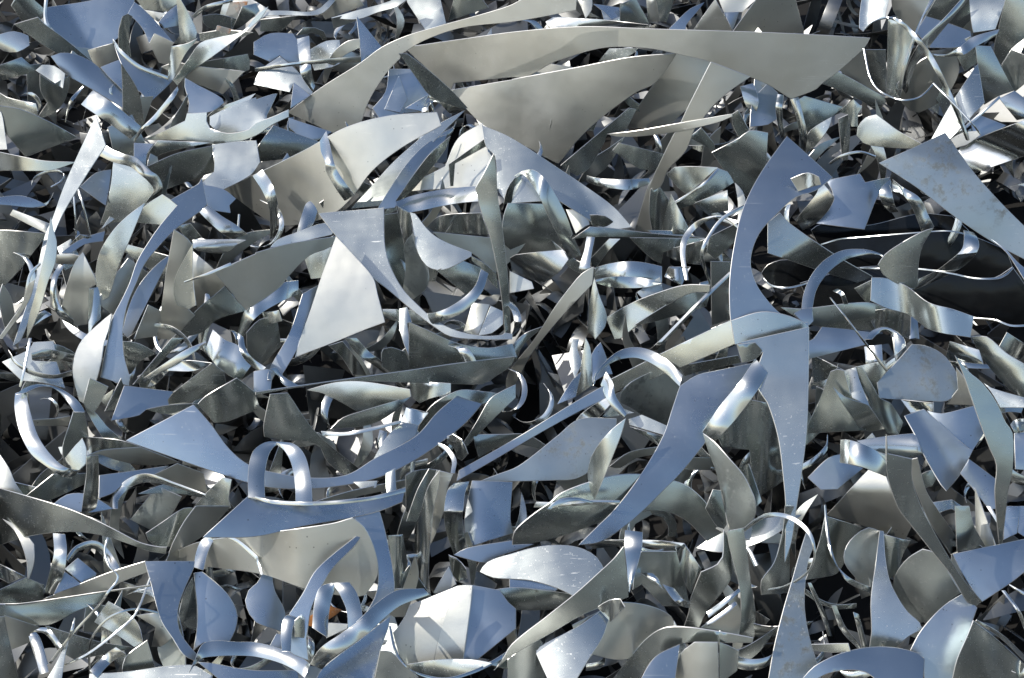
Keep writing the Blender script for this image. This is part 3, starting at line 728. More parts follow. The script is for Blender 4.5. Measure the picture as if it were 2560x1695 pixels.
5|S|k|b=40,20|dull olive triangle between the great arc's tip and the thin hoop|@a4 660,650 890,440 930,700 1000,820 1080,890 900,790
6|S|l|b=90,20|rounded blue grey plate left of the broad blue slab|@a4 830,1180 900,1090 1000,1060 1080,1120 1200,1210 1420,1330 1330,1370 1000,1350 880,1320 820,1250
5|S|G|b=60,20|grey green wedge right of the beige hanging strap|@a4 270,930 340,890 690,990 590,1080 380,1210 350,1290 300,1080
6|R|s|n=K|beige hanging strap dropping from the great arc's lower tip|@a4 205,920 260,1080 290,1250 285,1350|@a4 280,900 320,1050 360,1250 350,1420
6|R|s|n=K|twin beige strap just left of the beige hanging strap|@a4 90,870 70,1000 90,1150 120,1280|@a4 145,880 130,1000 140,1150 160,1250
5|S|l|b=0,80|crumpled light strip standing in the dark gap, upper right|@a4 600,1070 790,920 870,990 830,1050 830,1170 770,1170 740,1060 680,1040
3|S|g|b=0,50|dark upright strip in the gap below the crumpled light strip|@a4 650,1100 740,1060 760,1200 740,1480 690,1480
6|S|l|b=30,60|slanted satin strip left of the dark upright strip|@a4 590,1080 560,1180 460,1320 360,1415 350,1290 400,1200
5|R|s||thin arched strip below the dark upright strip|@a4 560,1510 680,1430 850,1395 1000,1440|@a4 580,1520 690,1450 850,1415 985,1455
# ---- b3
8|R|w|d=0,9,14,10,4,0|tall hooped band, mirror bright, in front of the lilac triangle|@b3 20,60 110,10 200,5 300,80 400,230 500,420 570,620 640,790|@b3 60,70 110,52 170,120 250,240 330,420 420,600 480,730 530,830
8|S|D|b=0,40;par=inner_leg|dark inner left leg of the tall hooped band|@F 1165,472 1172,440 1190,412 1207,404 1205,415 1190,432 1183,470
7|R|w|d=0,5,6,5,0|level bowl shaped band right of the tall hooped band|@b3 690,55 800,80 950,90 1100,90 1270,80|@b3 690,110 800,150 950,175 1100,185 1275,130
8|R|w|d=0,-4,-6,-4,0|white oval ring of band lying on its side near the centre|@b3 770,905 900,870 1050,850 1200,857 1385,895|@b3 775,1015 900,1000 1050,990 1200,1000 1385,1045
8.5|R|w|d=0,6,9,6,0;n=W;par=front_wall|white front band of the oval ring near the centre|@b3 775,1018 950,990 1150,995 1300,1020 1385,1048|@b3 780,1050 900,1085 1080,1095 1250,1085 1380,1055
6|S|g|b=90,30|slate green panel behind the tall hooped band|@F 1175,470 1255,472 1282,520 1300,575 1305,580 1195,590 1160,560 1165,500
5|S|W||white notched scrap between the hooped band and level blade|@b3 500,370 700,380 715,510 590,590
6|S|S|b=60,60|satin sheet under the slate green panel, centre|@b3 30,790 470,740 520,830 420,960 300,1040 190,1020 0,950 -20,820
6|S|W||small white scrap at the lower left of the satin sheet, centre|@b3 -20,940 180,1040 200,1100 -20,1140
6.5|S|K|b=50,30|long beige blade running down left from the oval ring|@b3 650,960 755,900 740,1060 500,1310 280,1567 @c3 150,180 20,430 -60,520 -40,330 @b3 210,1567 400,1270 560,1060
7|S|l|b=0,70|dark cone shaped blade pointing up at the oval ring|@b3 760,1000 800,1150 880,1370 860,1450 770,1567 700,1500 710,1300 740,1100
6|S|l|b=60,20|long arched pale band sweeping left from the big blue hook|@b3 870,1370 1100,1240 1350,1140 1600,1070 1830,1070 1820,1130 1650,1140 1400,1270 1200,1400 1000,1560 950,1567
5|S|g|b=60,25|dark arched sheet beneath the long arched pale band|@b3 1130,1440 1400,1270 1640,1140 1830,1150 1800,1260 1550,1340 1300,1410
4|S|D||dark flat rectangle tucked left of the big blue hook|@b3 1840,850 2040,855 2010,1000 2030,1380 1850,1440
8|R|w|n=W|straight bright rod sloping down left from the big blue hook|@b3 2010,945 1700,1240 1380,1567 @c3 1270,100|@b3 2025,970 1730,1260 1440,1567 @c3 1340,100
7|S|G|b=90,20|level arrow shaped grey blade just above the oval ring|@b3 560,640 720,530 900,540 1200,580 1400,600 1780,630 1640,635 1000,620 700,625
5|S|l|b=0,40|grey green cone pointing up behind the arrow shaped blade|@b3 1470,230 1560,400 1640,560 1600,600 1385,590 1420,400
4.5|S|g|b=0,40|dark leaf shaped sheet left of the grey green cone|@b3 1280,180 1380,170 1450,280 1380,590 1300,580 1270,400
4|S|k||brown grey blade left of the dark leaf shaped sheet|@b3 1440,-10 1370,170 1280,400 1260,560 1140,560 1200,350 1290,100
4|S|G|b=60,25|curved grey sheet below the arrow shaped blade's right part|@b3 1090,630 1780,640 1600,700 1400,760 1380,870 1300,830
6.5|R|s|d=0,5,8,5,0|large thin hoop standing left of the big blue hook|@b3 1600,1020 1555,780 1580,620 1690,490 1850,430 1980,440 2110,530|@b3 1630,1020 1600,790 1630,640 1730,520 1860,450 1970,458 2090,545
6.6|R|s|d=0,5,6,3,0|second thin hoop overlapping the first, nearer the blue hook|@b3 1830,1070 1765,890 1745,750 1815,600 1940,440 2160,315|@b3 1840,1040 1790,890 1770,760 1840,610 1960,460 2165,345
5|S|G|b=40,30|grey sheet seen through the second thin hoop|@b3 1830,620 2110,480 2080,650 1880,830 1800,760
5|S|S|b=0,60|satin curved sheet seen through the first large hoop|@b3 1560,710 1780,650 1740,880 1600,860 1430,800 1440,740
5|S|W|b=0,90|bright crinkled scrap at the foot of the two hoops|@b3 1410,990 1450,900 1650,900 1600,1000 1570,1070
6|S|G|b=60,30|curved grey band with a shiny upper edge above the cone|@b3 1510,300 1650,220 1800,110 1910,-10 1990,20 2050,120 1900,210 1700,310 1530,370
6.2|R|w|n=W;par=rim|shiny upper edge strip of the curved grey band, centre right|@b3 1510,290 1650,205 1795,100 1900,-20|@b3 1515,312 1660,222 1808,116 1915,0
5|S|l|b=30,40|silver grey sheet under the khaki blade's lower end|@b3 1430,40 1500,-20 1900,-20 1620,230 1540,170
4|S|l|b=90,50|pale rounded scrap under the curved grey band|@b3 1690,310 1990,190 2000,380 1800,410
4.6|S|W|b=0,40|white upright sliver left of the big blue hook|@b3 2060,120 2130,200 2160,320 2120,480 2090,480 2090,300
6|R|w||short upright bright strap above the oval ring's left end|@b3 690,620 665,760 620,900 640,970|@b3 765,625 735,780 720,900 740,960
6|S|S|b=50,50|slanted satin strap crossing the short upright strap|@b3 900,640 1000,640 900,740 780,900 740,870 720,830
5|S|G|b=0,60|grey wedge under the pointed end of the lilac triangle|@b3 720,420 860,430 1000,530 1110,560 900,540 740,510
# ---- b4
9|S|b|b=70,10;f=0.10,0.14;m=mottled|broad blue slab with a worn patch running off the right edge|@F 2033,377 2110,343 2186,307 2246,392 2310,465 2390,545 2390,610 2300,562 2210,502 2130,440 2070,400
9|S|B|b=100,22|big blue hook with a pointed top and grey foot, right of centre|@F 1820,315 1925,410 1885,440 1840,455 1800,490 1755,540 1735,600 1745,650 1770,690 1810,730 1858,748 1868,745 1870,758 1700,795 1690,740 1688,650 1700,560 1720,480 1760,400
9.1|S|G|b=0,14;f=-0.04,-0.16;par=folded_foot|x|@F 1691,742 1760,722 1812,728 1858,746 1869,757 1780,776 1700,796
8.2|S|l|b=90,14;f=-0.06,0.03|long pale blue pendant blade hanging below the big blue hook|@F 1752,858 1765,815 1712,792 1870,757 1868,900 1864,1000 1852,1100 1840,1180 1830,1250 1815,1300 1818,1180 1812,1100 1800,1010 1775,930 1755,900
9|S|S|b=0,110|wrinkled curled tab on top of the blue square, right|@b4 210,85 370,30 470,70 490,140 430,150 280,200
9.2|S|S|b=120,60|satin curl hanging in front of the blue square's left side|@b4 500,120 610,250 600,300 540,400 440,500 320,560 250,470 390,300 450,220 480,150
8|S|B|b=0,35|blue square sheet with a glowing lower left, above the black hollow|@b4 540,100 850,40 900,120 1130,70 1100,120 1020,230 890,550 440,495 560,380 615,280 590,180
9|R|s|d=0,3,4,0|small loop running into a zigzag bright band, right of the blue square|@b4 1130,90 1060,150 1030,230 1060,320 1130,400|@b4 1140,110 1140,170 1150,240 1170,330 1210,390
9.2|R|w|d=0,5,6,3,0;par=zigzag_run|zigzag bright band from the small loop down to the twisted leaf|@b4 1150,90 1240,160 1400,260 1480,420 1535,530|@b4 1150,200 1230,220 1310,310 1380,460 1425,580
9.4|S|G|b=0,30|twisted grey leaf standing over the black hollow, right|@b4 1530,540 1430,700 1390,870 1385,1080 1350,1100 1210,1060 1070,970 1020,880 1080,790 1220,690 1420,580
8.6|R|s|d=0,6,8,4,0|broad silver crescent right of the twisted grey leaf|@b4 1810,560 1815,620 1790,740 1660,860 1530,950 1370,1020|@b4 1900,580 1940,640 1945,730 1880,830 1700,960 1290,1140
8|S|G|b=120,30|long grey tapering sheet crossing the black hollow diagonally|@b4 0,490 110,400 200,500 620,790 980,1000 880,1060 560,960 180,830 0,770
9.3|R|s|d=0,4,8,10,8,4,0;n=b|blue open ring band over the grey tapering sheet|@b4 310,1300 330,1150 400,980 520,840 680,750 850,735 980,755 1080,800 1180,880 1270,1010 1355,1100|@b4 410,1280 440,1130 500,1020 600,910 720,830 850,795 970,785 1060,805 1140,880 1210,980 1280,1100
9.4|S|b|b=90,40;par=creased_foot|creased foot of the blue open ring, over the hook's tip|@b4 310,1290 410,1280 420,1400 380,1440 300,1390 240,1330
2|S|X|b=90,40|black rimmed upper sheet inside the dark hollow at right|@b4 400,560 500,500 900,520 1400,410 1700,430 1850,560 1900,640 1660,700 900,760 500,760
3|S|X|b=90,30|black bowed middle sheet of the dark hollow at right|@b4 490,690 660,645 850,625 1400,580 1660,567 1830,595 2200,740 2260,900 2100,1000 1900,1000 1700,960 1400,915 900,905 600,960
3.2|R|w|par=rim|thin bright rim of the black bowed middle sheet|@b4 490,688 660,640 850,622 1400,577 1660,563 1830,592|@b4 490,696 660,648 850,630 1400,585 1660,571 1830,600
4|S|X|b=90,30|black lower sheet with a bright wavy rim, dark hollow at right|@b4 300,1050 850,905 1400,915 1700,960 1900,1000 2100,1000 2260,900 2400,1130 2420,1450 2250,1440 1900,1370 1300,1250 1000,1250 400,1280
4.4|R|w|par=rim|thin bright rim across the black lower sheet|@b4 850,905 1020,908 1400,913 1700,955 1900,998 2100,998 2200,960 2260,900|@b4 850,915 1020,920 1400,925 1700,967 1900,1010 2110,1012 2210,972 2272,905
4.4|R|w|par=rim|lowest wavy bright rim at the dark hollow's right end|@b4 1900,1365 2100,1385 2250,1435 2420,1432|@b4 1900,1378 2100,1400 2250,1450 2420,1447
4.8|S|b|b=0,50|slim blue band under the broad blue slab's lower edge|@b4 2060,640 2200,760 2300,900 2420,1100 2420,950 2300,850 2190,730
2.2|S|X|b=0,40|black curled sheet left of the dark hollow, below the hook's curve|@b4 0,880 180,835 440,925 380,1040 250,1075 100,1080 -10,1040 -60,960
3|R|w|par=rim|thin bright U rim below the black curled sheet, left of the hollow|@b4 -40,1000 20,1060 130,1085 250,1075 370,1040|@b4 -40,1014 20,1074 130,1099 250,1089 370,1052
8.8|S|l|b=10,120|wavy silver band running right below the dark hollow|@b4 960,1000 1110,1010 1280,1080 1480,1230 1700,1290 1900,1360 1870,1550 1500,1480 1300,1340 1100,1280 950,1210
7|S|K||beige corner scrap at the left start of the wavy silver band|@b4 800,1100 980,1010 960,1190 920,1240
6|S|G|b=90,20|pale grey sheet lying level under the wavy silver band|@b4 120,1275 310,1290 410,1280 920,1230 1100,1290 950,1400 1000,1490 600,1460 400,1430
6.6|S|S|b=0,100|half cylinder shaped silver sheet under the wavy silver band|@b4 940,1310 1200,1280 1320,1340 1310,1567 1230,1540 1100,1450 1000,1480
6.4|S|B|b=0,50|narrow blue upright strip right of the half cylinder sheet|@b4 1310,1340 1380,1370 1400,1567 1310,1567
7|R|s|d=0,4,6,4,0|small arch band below the half cylinder sheet|@b4 900,1567 960,1490 1080,1455 1190,1500 1260,1567 @c4 1270,60|@b4 960,1567 1010,1520 1080,1490 1140,1520 1170,1567 @c4 1170,160
8|R|s||hair thin wire slanting across the level pale grey sheet|@b4 570,1185 700,1350 860,1567 @c4 1090,300|@b4 580,1183 715,1350 880,1567 @c4 1110,285
6|R|s|d=0,3,4,0|tiny tube like loop under the blue open ring|@b4 640,1100 700,1140 740,1245|@b4 600,1120 670,1160 700,1245
6|S|B|b=90,60|blue glossy sheet below the hook's foot, right of the pendant|@b4 420,1567 500,1455 760,1480 980,1510 900,1567 @c4 900,50 580,130 380,180 375,20
# ---- c3
8.5|S|B|b=130,10|big blue diamond blade narrowing down to a bright edged tail|@F 1573,893 1612,868 1655,858 1752,838 1735,885 1718,900 1672,952 1645,1000 1625,1030 1572,1095 1532,1135 1492,1175 1452,1210 1391,1251 1339,1260 1378,1222 1424,1176 1484,1096 1534,1009 1556,944
6.8|S|l|b=90,10|straight pale grey band rising right to the big blue hook's foot|@F 1400,912 1412,878 1560,803 1688,742 1705,792 1600,838 1470,890 1425,905
8|S|b|b=90,12|long straight blue band rising right through the lower centre|@F 1056,1112 1062,1088 1200,1010 1330,930 1395,893 1407,918 1350,945 1250,1000 1130,1070
6|S|k||dark strip between the pale grey band and the diamond blade|@c3 1540,250 2090,150 2120,215 1850,270 1600,340
9.2|R|w|n=W|silver folded strap lying over the diamond blade's right edge|@c3 2250,180 2100,400 1920,620 1760,860|@c3 2367,310 2250,500 2050,760 1875,945
9|S|S|b=0,30;m=mottled|mottled petal shaped sheet hanging below the silver folded strap|@c3 1760,870 1865,950 2000,1100 2130,1250 2210,1400 2245,1500 @d3 2240,80 2180,150 2050,210 2010,190 1990,100 @c3 1960,1500 1920,1350 1880,1200 1820,1050
8.8|S|G|b=0,60|crumpled grey knot on top of the silver folded strap|@c3 2080,50 2250,35 2320,110 2250,185 2130,215
9|R|s|d=0,5,9,9,5,0;n=B|blue hooped band arching over the dark round disc, centre right|@c3 745,430 770,320 880,190 1010,100 1150,75 1300,110 1450,200 1575,335|@c3 762,410 800,310 900,230 1020,180 1170,175 1320,240 1450,340 1550,435
9|R|w|par=twisted_foot|bright twisted strap below the left foot of the blue hooped band|@c3 870,300 930,400 960,530 1062,690|@c3 820,420 860,520 920,620 1030,732
6.5|S|k|b=40,14;m=mottled|dark round disc with black smears under the blue hooped band|@c3 1010,500 1100,400 1380,265 1550,430 1500,650 1440,805 1280,750 1130,650 1000,580
8.4|S|l|b=0,40|pale drop shaped blade hanging from the bright twisted strap|@c3 1050,735 1000,900 920,1100 850,1270 760,1480 700,1300 715,1150 770,1020 900,860
7|S|P|b=40,40|lilac grey curved sheet left of the pale drop shaped blade|@c3 870,740 860,880 820,950 700,1100 710,1150 690,1320 490,1395 385,1280 600,1130 750,960
5.5|S|B|b=0,25|small blue shard inside the blue hooped band's left foot|@c3 740,140 820,30 930,320 860,330 745,400
5.3|S|l|b=0,70|narrow grey cone left of the small blue shard|@c3 680,-10 720,80 740,300 740,430 590,530 630,300
5|S|L|b=0,35|white blue twisted ribbon end left of the narrow grey cone|@c3 560,0 530,180 580,360 650,220 600,80 620,0
4.5|S|B|b=40,30|blue blade in the gap left of the narrow grey cone|@c3 420,600 560,380 640,300 590,530
7.5|S|b|b=90,20;m=mottled|frosted blue leaf with a rounded bright lower edge, lower centre|@F 1110,1113 1150,1098 1200,1078 1290,1008 1340,970 1425,968 1422,1000 1395,1060 1370,1085 1330,1107 1280,1110 1200,1112
7|S|S|b=50,120|crumpled dark foil like strip right of the frosted blue leaf|@c3 570,870 600,740 740,620 880,540 920,590 800,720 560,940
5|S|L||lilac scrap under the bright twisted strap|@c3 840,710 940,610 1130,680 870,720
5|S|L||lilac strip under the dark round disc's lower rim|@c3 1080,740 1200,700 1450,810 1420,890 1090,790
4.8|S|K|b=50,60|beige triangle with a bright tip left of the diamond's tail|@c3 1090,810 1400,900 1350,980
4|S|k|b=60,40|brown arched strip in the dark gap left of the diamond's tail|@c3 900,1180 1080,1050 1380,990 1350,1060 1150,1100 1000,1190
4|S|k||dim level bar right of the diamond's tail|@c3 1600,1090 1830,1100 1840,1210 1500,1200
4|S|k|b=0,60|dim rounded scrap under the dim level bar|@c3 1420,1260 1500,1200 1680,1205 1640,1290 1560,1340
5|S|D|b=0,90|dark draped sheet with folds behind the long pendant blade|@c3 1900,900 2200,560 2400,600 @c4 60,800 150,1050 160,1300 @c3 2220,1500 2210,1150 2200,1020 1950,1000
6.6|S|G|b=90,14|wide fan shaped pale grey sheet low in the centre right|@F 1186,1262 1190,1230 1240,1185 1270,1165 1300,1140 1380,1110 1440,1098 1500,1100 1580,1120 1620,1150 1650,1190 1668,1230 1672,1247 1655,1270 1625,1240 1590,1205 1550,1185 1500,1180 1440,1190 1380,1210 1310,1235 1250,1252
8|S|g|b=40,70|tight dark fold at the fan shaped sheet's right corner|@c3 1860,1390 1930,1400 @d3 1985,150 1960,190 1900,170 1790,0
8|R|s|n=B|thin wavy blue strip along the fan shaped sheet's top|@c3 330,1567 440,1480 600,1462 750,1500|@c3 400,1567 500,1510 620,1492 745,1520
7.6|R|s||slim level grey strip on the fan shaped sheet's left side|@c3 225,1505 500,1510 740,1490 1000,1492|@c3 200,1555 500,1545 740,1525 990,1528
# ---- c2/c1
9|S|b|b=60,26|great blue crescent smiling across the lower left centre|@F 292,1019 370,978 447,937 485,980 530,1040 577,1077 640,1095 720,1106 802,1099 867,1061 962,1009 1012,954 1059,914 1114,934 1079,974 1037,1009 954,1066 870,1105 770,1125 680,1130 600,1122 480,1085 380,1050
9.4|R|w|d=0,5,9,10|bright arch band with a crinkled rear leg standing over the great crescent|@F 574,1150 574,1100 579,1060 592,1036 620,1021 655,1024|@F 612,1150 611,1110 615,1075 623,1047 637,1030 655,1026
9.4|R|w|d=10,8,4,0;par=rear_leg|crinkled rear leg of the arch band over the great crescent|@F 640,1021 680,1027 705,1055 718,1108 722,1165|@F 640,1028 658,1042 674,1072 682,1118 684,1162
8|S|g|b=20,60|dark charcoal panel with a bright curved foot above the crescent|@F 610,985 625,912 665,909 730,1000 850,1100 812,1108 760,1070 740,1030 710,1020 665,1018 612,1010
8.2|S|G|b=0,70|folded grey sheet with a sheen, at the crescent's upper tip|@c1 1900,530 2190,360 2367,500 2400,640 2100,760 1980,770 1830,600
7|S|K||tan sheet left behind the folded grey sheet|@c1 1560,600 1550,560 1610,490 1960,220 2070,300 2090,420 1880,540 1650,590
6|S|B||flat blue four sided sheet left above the great crescent|@c1 1150,430 1600,485 1550,560 1560,610 1350,650 1290,700 1030,750
8.4|S|G||thin grey dart lying over the flat blue sheet's right end|@c1 1350,650 1560,610 1830,595 1560,690
9.3|S|g|b=90,6|long dark needle shaped blade lying level across the left centre|@c2 0,490 700,390 1420,290 1900,220 2367,165 2400,160 2360,240 2220,340 2110,410 1900,412 1150,390 780,385 400,440 0,512
7|S|l|b=90,30|pale speckled triangle under the long dark needle blade|@c2 470,470 750,400 990,395 1420,465 1430,530 970,690 800,590 620,500
7.2|S|G|b=90,25|thin curved leaf shaped strip under the speckled triangle|@c2 690,830 800,730 1000,660 1430,530 1250,690 1050,790
7.4|R|w||bright bowed rim below the thin curved leaf strip|@c2 600,850 800,862 1000,830 1340,750|@c2 615,892 800,892 1000,862 1340,775
8|S|W|b=0,110|crinkled white tab left of centre, above the crescent|@c2 1340,760 1390,630 1590,680 1500,800 1400,775
8|S|L|b=30,20|pale tapering sheet below the crinkled white tab|@c2 1060,1160 1200,920 1330,790 1400,775 1500,800 1480,880 1350,970
7.8|S|G|b=40,50|hood shaped grey sheet above the crescent's right tip|@c2 1480,890 1530,750 1620,620 1750,530 1900,470 2060,480 2230,500 2180,560 2090,600 1860,520 1750,640 1620,780
8.4|S|G|b=50,60|grey green curved panel with cloudy sheen under the sickle's tail|@F 946,745 985,762 1060,795 1130,805 1185,795 1196,826 1060,842 946,860
7|S|l|b=0,40|lower tongue of grey sheet emerging under the needle blade|@c2 1420,390 1800,410 1800,500 1600,550 1510,590 1450,540
9|R|s|d=0,4,3|small curved arch strip on the grey green curved panel|@c2 1780,58 1850,80 1890,140 1915,210|@c2 1850,58 1930,65 1990,120 2035,200
8|S|D|b=0,20|dark round ended disc left of the grey green curved panel|@c2 1160,130 1180,90 1250,75 1380,120 1415,200 1415,290 1240,300 1170,260
6|R|s|n=k|brownish strap slanting under the needle blade|@c2 820,-10 950,150 1100,250 1350,450|@c2 930,-10 1050,120 1180,220 1400,430
7.9|S|G|b=50,30|grey diagonal blade right of the hood shaped sheet|@c2 2400,420 2400,540 2150,780 1950,990 1920,960 2050,750 2160,560 2240,500
8.5|R|s|d=0,5,8,5,0|round standing hoop above the paired upright blades|@c2 1425,1225 1445,1080 1530,975 1650,950 1770,1000 1850,1110 1835,1240|@c2 1455,1225 1480,1090 1550,1000 1650,978 1740,1020 1810,1120 1800,1235
8.2|S|S|b=0,90|shiny curl to the right of the round standing hoop|@c2 1765,900 1820,880 1900,930 1960,1060 1900,1120 1860,1100 1830,1000 1770,960
7|S|D||dark notched sheet under the round standing hoop|@c2 1385,1260 1460,1220 1600,1200 1560,1300 1460,1500 1420,1600 1390,1600
7.2|S|G|b=0,30|first of the paired upright blades, left, lower centre|@c2 1600,1200 1670,1210 1600,1400 1540,1567 @d2 1480,120 1390,120 @c2 1430,1567 1500,1380
7.1|S|K|b=0,40|second of the paired upright blades, broader and duller|@c2 1670,1210 1820,1250 1760,1400 1740,1567 @d2 1650,250 1610,340 1600,100
8.6|R|w|d=0,4,6,6,3,0|upright ribbon with a white glare, lower centre|@c2 1830,1330 1770,1400 1740,1567 @d2 1740,60 1755,200 1830,430|@c2 1970,1315 1930,1420 1915,1567 @d2 1905,60 1915,200 1950,380
6|S|b|b=0,40|blue curved sheet right of the upright glaring ribbon|@F 1092,1112 1185,1115 1180,1200 1186,1232 1080,1266 1075,1200
8|S|L|b=0,60|short pale upright tab just under the great crescent|@c2 1200,1240 1285,1190 1290,1300 1300,1430 1220,1450 1200,1350
5|S|L||small lilac triangle under the great crescent|@c2 900,1320 1120,1310 1110,1370 980,1390
6.8|S|k|b=50,10|brown grey strip under the crescent's bottom curve|@c2 560,1500 900,1400 1380,1300 1385,1360 1000,1440 700,1510
8.8|S|S|b=0,70|tall curved lens shaped piece between the upright ribbons|@c2 1700,1210 1690,1350 1640,1567 @d2 1620,200 1600,400 1595,650 1612,785 1570,760 1510,600 1465,400 1480,200 1530,0 @c2 1600,1350
8.6|S|B|b=90,30|wide blue tongue with a bright curved rim under the crescent|@F 470,1242 500,1215 575,1147 640,1158 740,1160 850,1150 935,1138 930,1160 880,1180 815,1196 700,1216 590,1240
8.7|R|w|n=W;par=rim|bright curved rim of the wide blue tongue|@F 574,1144 640,1158 740,1160 850,1150 938,1128|@F 574,1150 640,1166 740,1168 850,1158 938,1138
8.5|S|b|b=30,25|blue strut curving down right from the wide blue tongue|@d2 900,75 1110,0 1140,30 1200,250 1260,560 1275,770 1220,860 1000,1000 1110,800 1135,600 1100,400 1000,190
6|S|g|b=0,70|dark green striped band beside the blue strut's right edge|@d2 1220,250 1360,240 1400,560 1350,720 1290,780 1270,560
9|R|s|d=0,3,6,8,8,6,3|large silver loop at the left edge, hanging down like a handle|@c1 140,500 135,640 180,850 280,1050 420,1170 580,1270 660,1275 740,1222|@c1 240,470 260,600 330,850 420,1010 550,1150 640,1198 720,1215 790,1165
9.0|S|l|b=0,40;par=end_facet|pale leaf shaped facet closing the large silver loop|@c1 760,920 795,1010 790,1150 730,1210 620,1190 570,1140 700,980
9.1|R|s|d=0,4,6,4,0;n=b;par=upper_run|large silver loop's blue backed upper run, left edge|@c1 150,510 230,450 350,415 480,430 600,480 720,570 785,670|@c1 240,490 350,440 460,438 560,505 640,600 690,672
8|S|S|b=0,60|teal grey strip starting right of the pale leaf facet|@c1 760,905 1000,920 1130,940 1300,995 1000,1020 910,1060 800,1075 790,1000
8.2|S|k|b=90,25|dark canoe shaped blade with a bright lower rim, left|@c1 800,1080 940,1030 1300,1000 1660,1140 1480,1165 1250,1155 1060,1110 900,1060
7.4|R|s|n=k|upright brownish strap under the teal grey strip|@c1 800,1080 800,1250 780,1400 760,1567 @d1 750,60|@c1 910,1070 915,1250 910,1420 885,1567 @d1 840,60
6|S|G|b=0,60|grey wedge with sheen left of the brownish strap|@c1 240,1450 490,1250 800,1240 800,1330 500,1470 400,1490
6.4|S|g||dark pendant piece under the large loop's end|@c1 680,670 780,680 800,780 820,900 760,910 700,980 590,1110 580,1000 640,800
6|S|k||brown grey level blade inside the large silver loop|@c1 300,745 500,735 650,710 640,800 330,800
7|S|G||grey square cornered scrap left of the flat blue sheet|@c1 830,360 1000,440 920,600 860,690 770,590
7.2|S|g||dark leaning shard at the flat blue sheet's left corner|@c1 970,665 1120,360 1145,450 1060,650
6.8|S|l||light facet between the square scrap and the dark shard|@c1 920,560 1050,460 1000,640
6|S|G||thin grey blade pointing to the great crescent's left tip|@c1 770,590 900,700 980,800 1130,935 950,910 850,750
5|S|L|b=0,15|pale lilac notched plate at the left edge, behind the tube|@c1 20,210 280,90 310,30 490,20 510,110 300,200 520,210 600,450 400,400 200,380
7.5|R|s|d=0,4,4,0;n=K|cream curved tube like strip at the left edge|@c1 75,100 150,200 300,290 500,330 665,288|@c1 85,135 130,220 280,325 480,365 665,335
7|R|s|n=k|short dark rolled band over the lilac notched plate|@c1 290,130 420,95 540,110 690,145|@c1 300,195 420,180 540,190 665,215
7.6|R|w||thin upright rod crossing the cream curved tube|@c1 265,-10 230,200 175,440|@c1 290,-10 250,210 195,440
6|S|k|b=60,40|dull rim lit disc right of the blue sickle's foot|@c1 1140,20 1280,40 1450,130 1300,200 1200,340 1150,150
7|S|g||dark diagonal blade rising right above the flat blue sheet|@c1 1230,420 1590,-10 1700,-10 1440,260 1290,400
7.2|R|s||long thin strip beside the dark diagonal blade|@c1 1310,370 1500,240 1700,110 1900,20|@c1 1340,400 1520,290 1720,170 1910,40
7|S|S|b=60,90|rolled silver tube like strip above the flat blue sheet|@c1 1360,440 1500,260 1700,200 1950,220 1800,290 1560,290 1420,430
7|S|W|b=0,40|bright white blade at the left frame edge below the silver loop|@c1 -40,1060 0,1070 80,1190 140,1330 210,1430 -40,1390
6|S|B||blue strip under the dark canoe shaped blade|@c1 920,1260 1230,1220 1560,1170 1420,1250 1150,1330 1060,1410 915,1470
6.6|R|s|d=0,5,6,3,0|low arched band beneath the dark canoe blade|@c1 1040,1567 1050,1450 1120,1340 1250,1260 1400,1250 1600,1320 1900,1430|@c1 1090,1567 1100,1480 1180,1390 1300,1330 1450,1330 1650,1380 1900,1460
5|S|k||brown grey sheet under the great crescent's left edge|@c1 1430,1250 1640,1150 1880,1240 1920,1420 1700,1360
6|S|l|b=0,40|pale scrap with rounded foot below the great crescent|@c1 1900,1430 2060,1280 2140,1300 2110,1480 2130,1560 1900,1600 1780,1567
5|S|b||rim lit blue disc under the brownish strap|@c1 500,1520 620,1440 780,1430 900,1480 1040,1567 770,1600
# ---- d1
8|S|S|b=0,40|big grey blade sweeping in from the left edge, lower part|@c1 -40,1370 240,1450 620,1567 @d1 900,120 1100,220 1300,320 1480,360 1540,360 1530,420 1380,395 1200,330 950,250 700,215 450,225 200,270 -40,350
8|S|g|b=0,50;par=folded_point|dark V shaped fold at the big grey blade's point|@d1 1350,230 1500,130 1700,0 1810,0 1700,120 1620,260 1580,350 1480,360 1370,290
7.2|S|k|b=0,20|olive grey sheet between the V fold and the blue tongue|@d1 1810,-20 2130,-20 1980,160 1840,280 1560,420 1600,320 1700,130
7|S|K|b=0,25;f=-0.32,-0.26|large khaki sheet curving under the wide blue tongue|@F 382,1300 388,1288 457,1255 592,1236 765,1212 815,1198 842,1220 868,1280 872,1330 845,1375 820,1380 710,1362 608,1328 480,1310 475,1316
7.8|S|b|b=50,25|slender blue blade rising right across the large khaki sheet|@d2 310,980 430,800 570,560 1000,200 920,330 700,560 560,800 500,950 470,1150 460,1200 480,1400 350,1350 310,1320 350,1020
8|S|b|b=0,25|blue leaf with a rounded left side under the khaki sheet|@d1 2270,850 2300,760 2380,690 @d2 60,610 145,620 170,760 270,970 240,1140 0,1050 @d1 2310,980
8.4|R|s|d=0,4,7,7|narrow silver hoop arching before the large khaki sheet|@d1 1790,540 1810,420 1850,310 1920,250|@d1 1880,570 1915,420 1965,310 2030,250
8.4|R|s|d=7,5,3,0;par=right_side|thin right side of the hoop before the large khaki sheet|@d1 2040,240 2200,290 2367,430 @d2 20,480 65,610|@d1 2040,255 2190,320 2350,460 @d2 5,500 45,615
9|S|B|b=0,20|saturated blue hook with a square top, lower left|@d1 1340,490 1800,490 1790,550 1700,750 1650,900 1640,1050 1680,1180 1800,1330 1880,1400 1830,1420 1700,1350 1600,1200 1500,1050 1450,900 1400,700
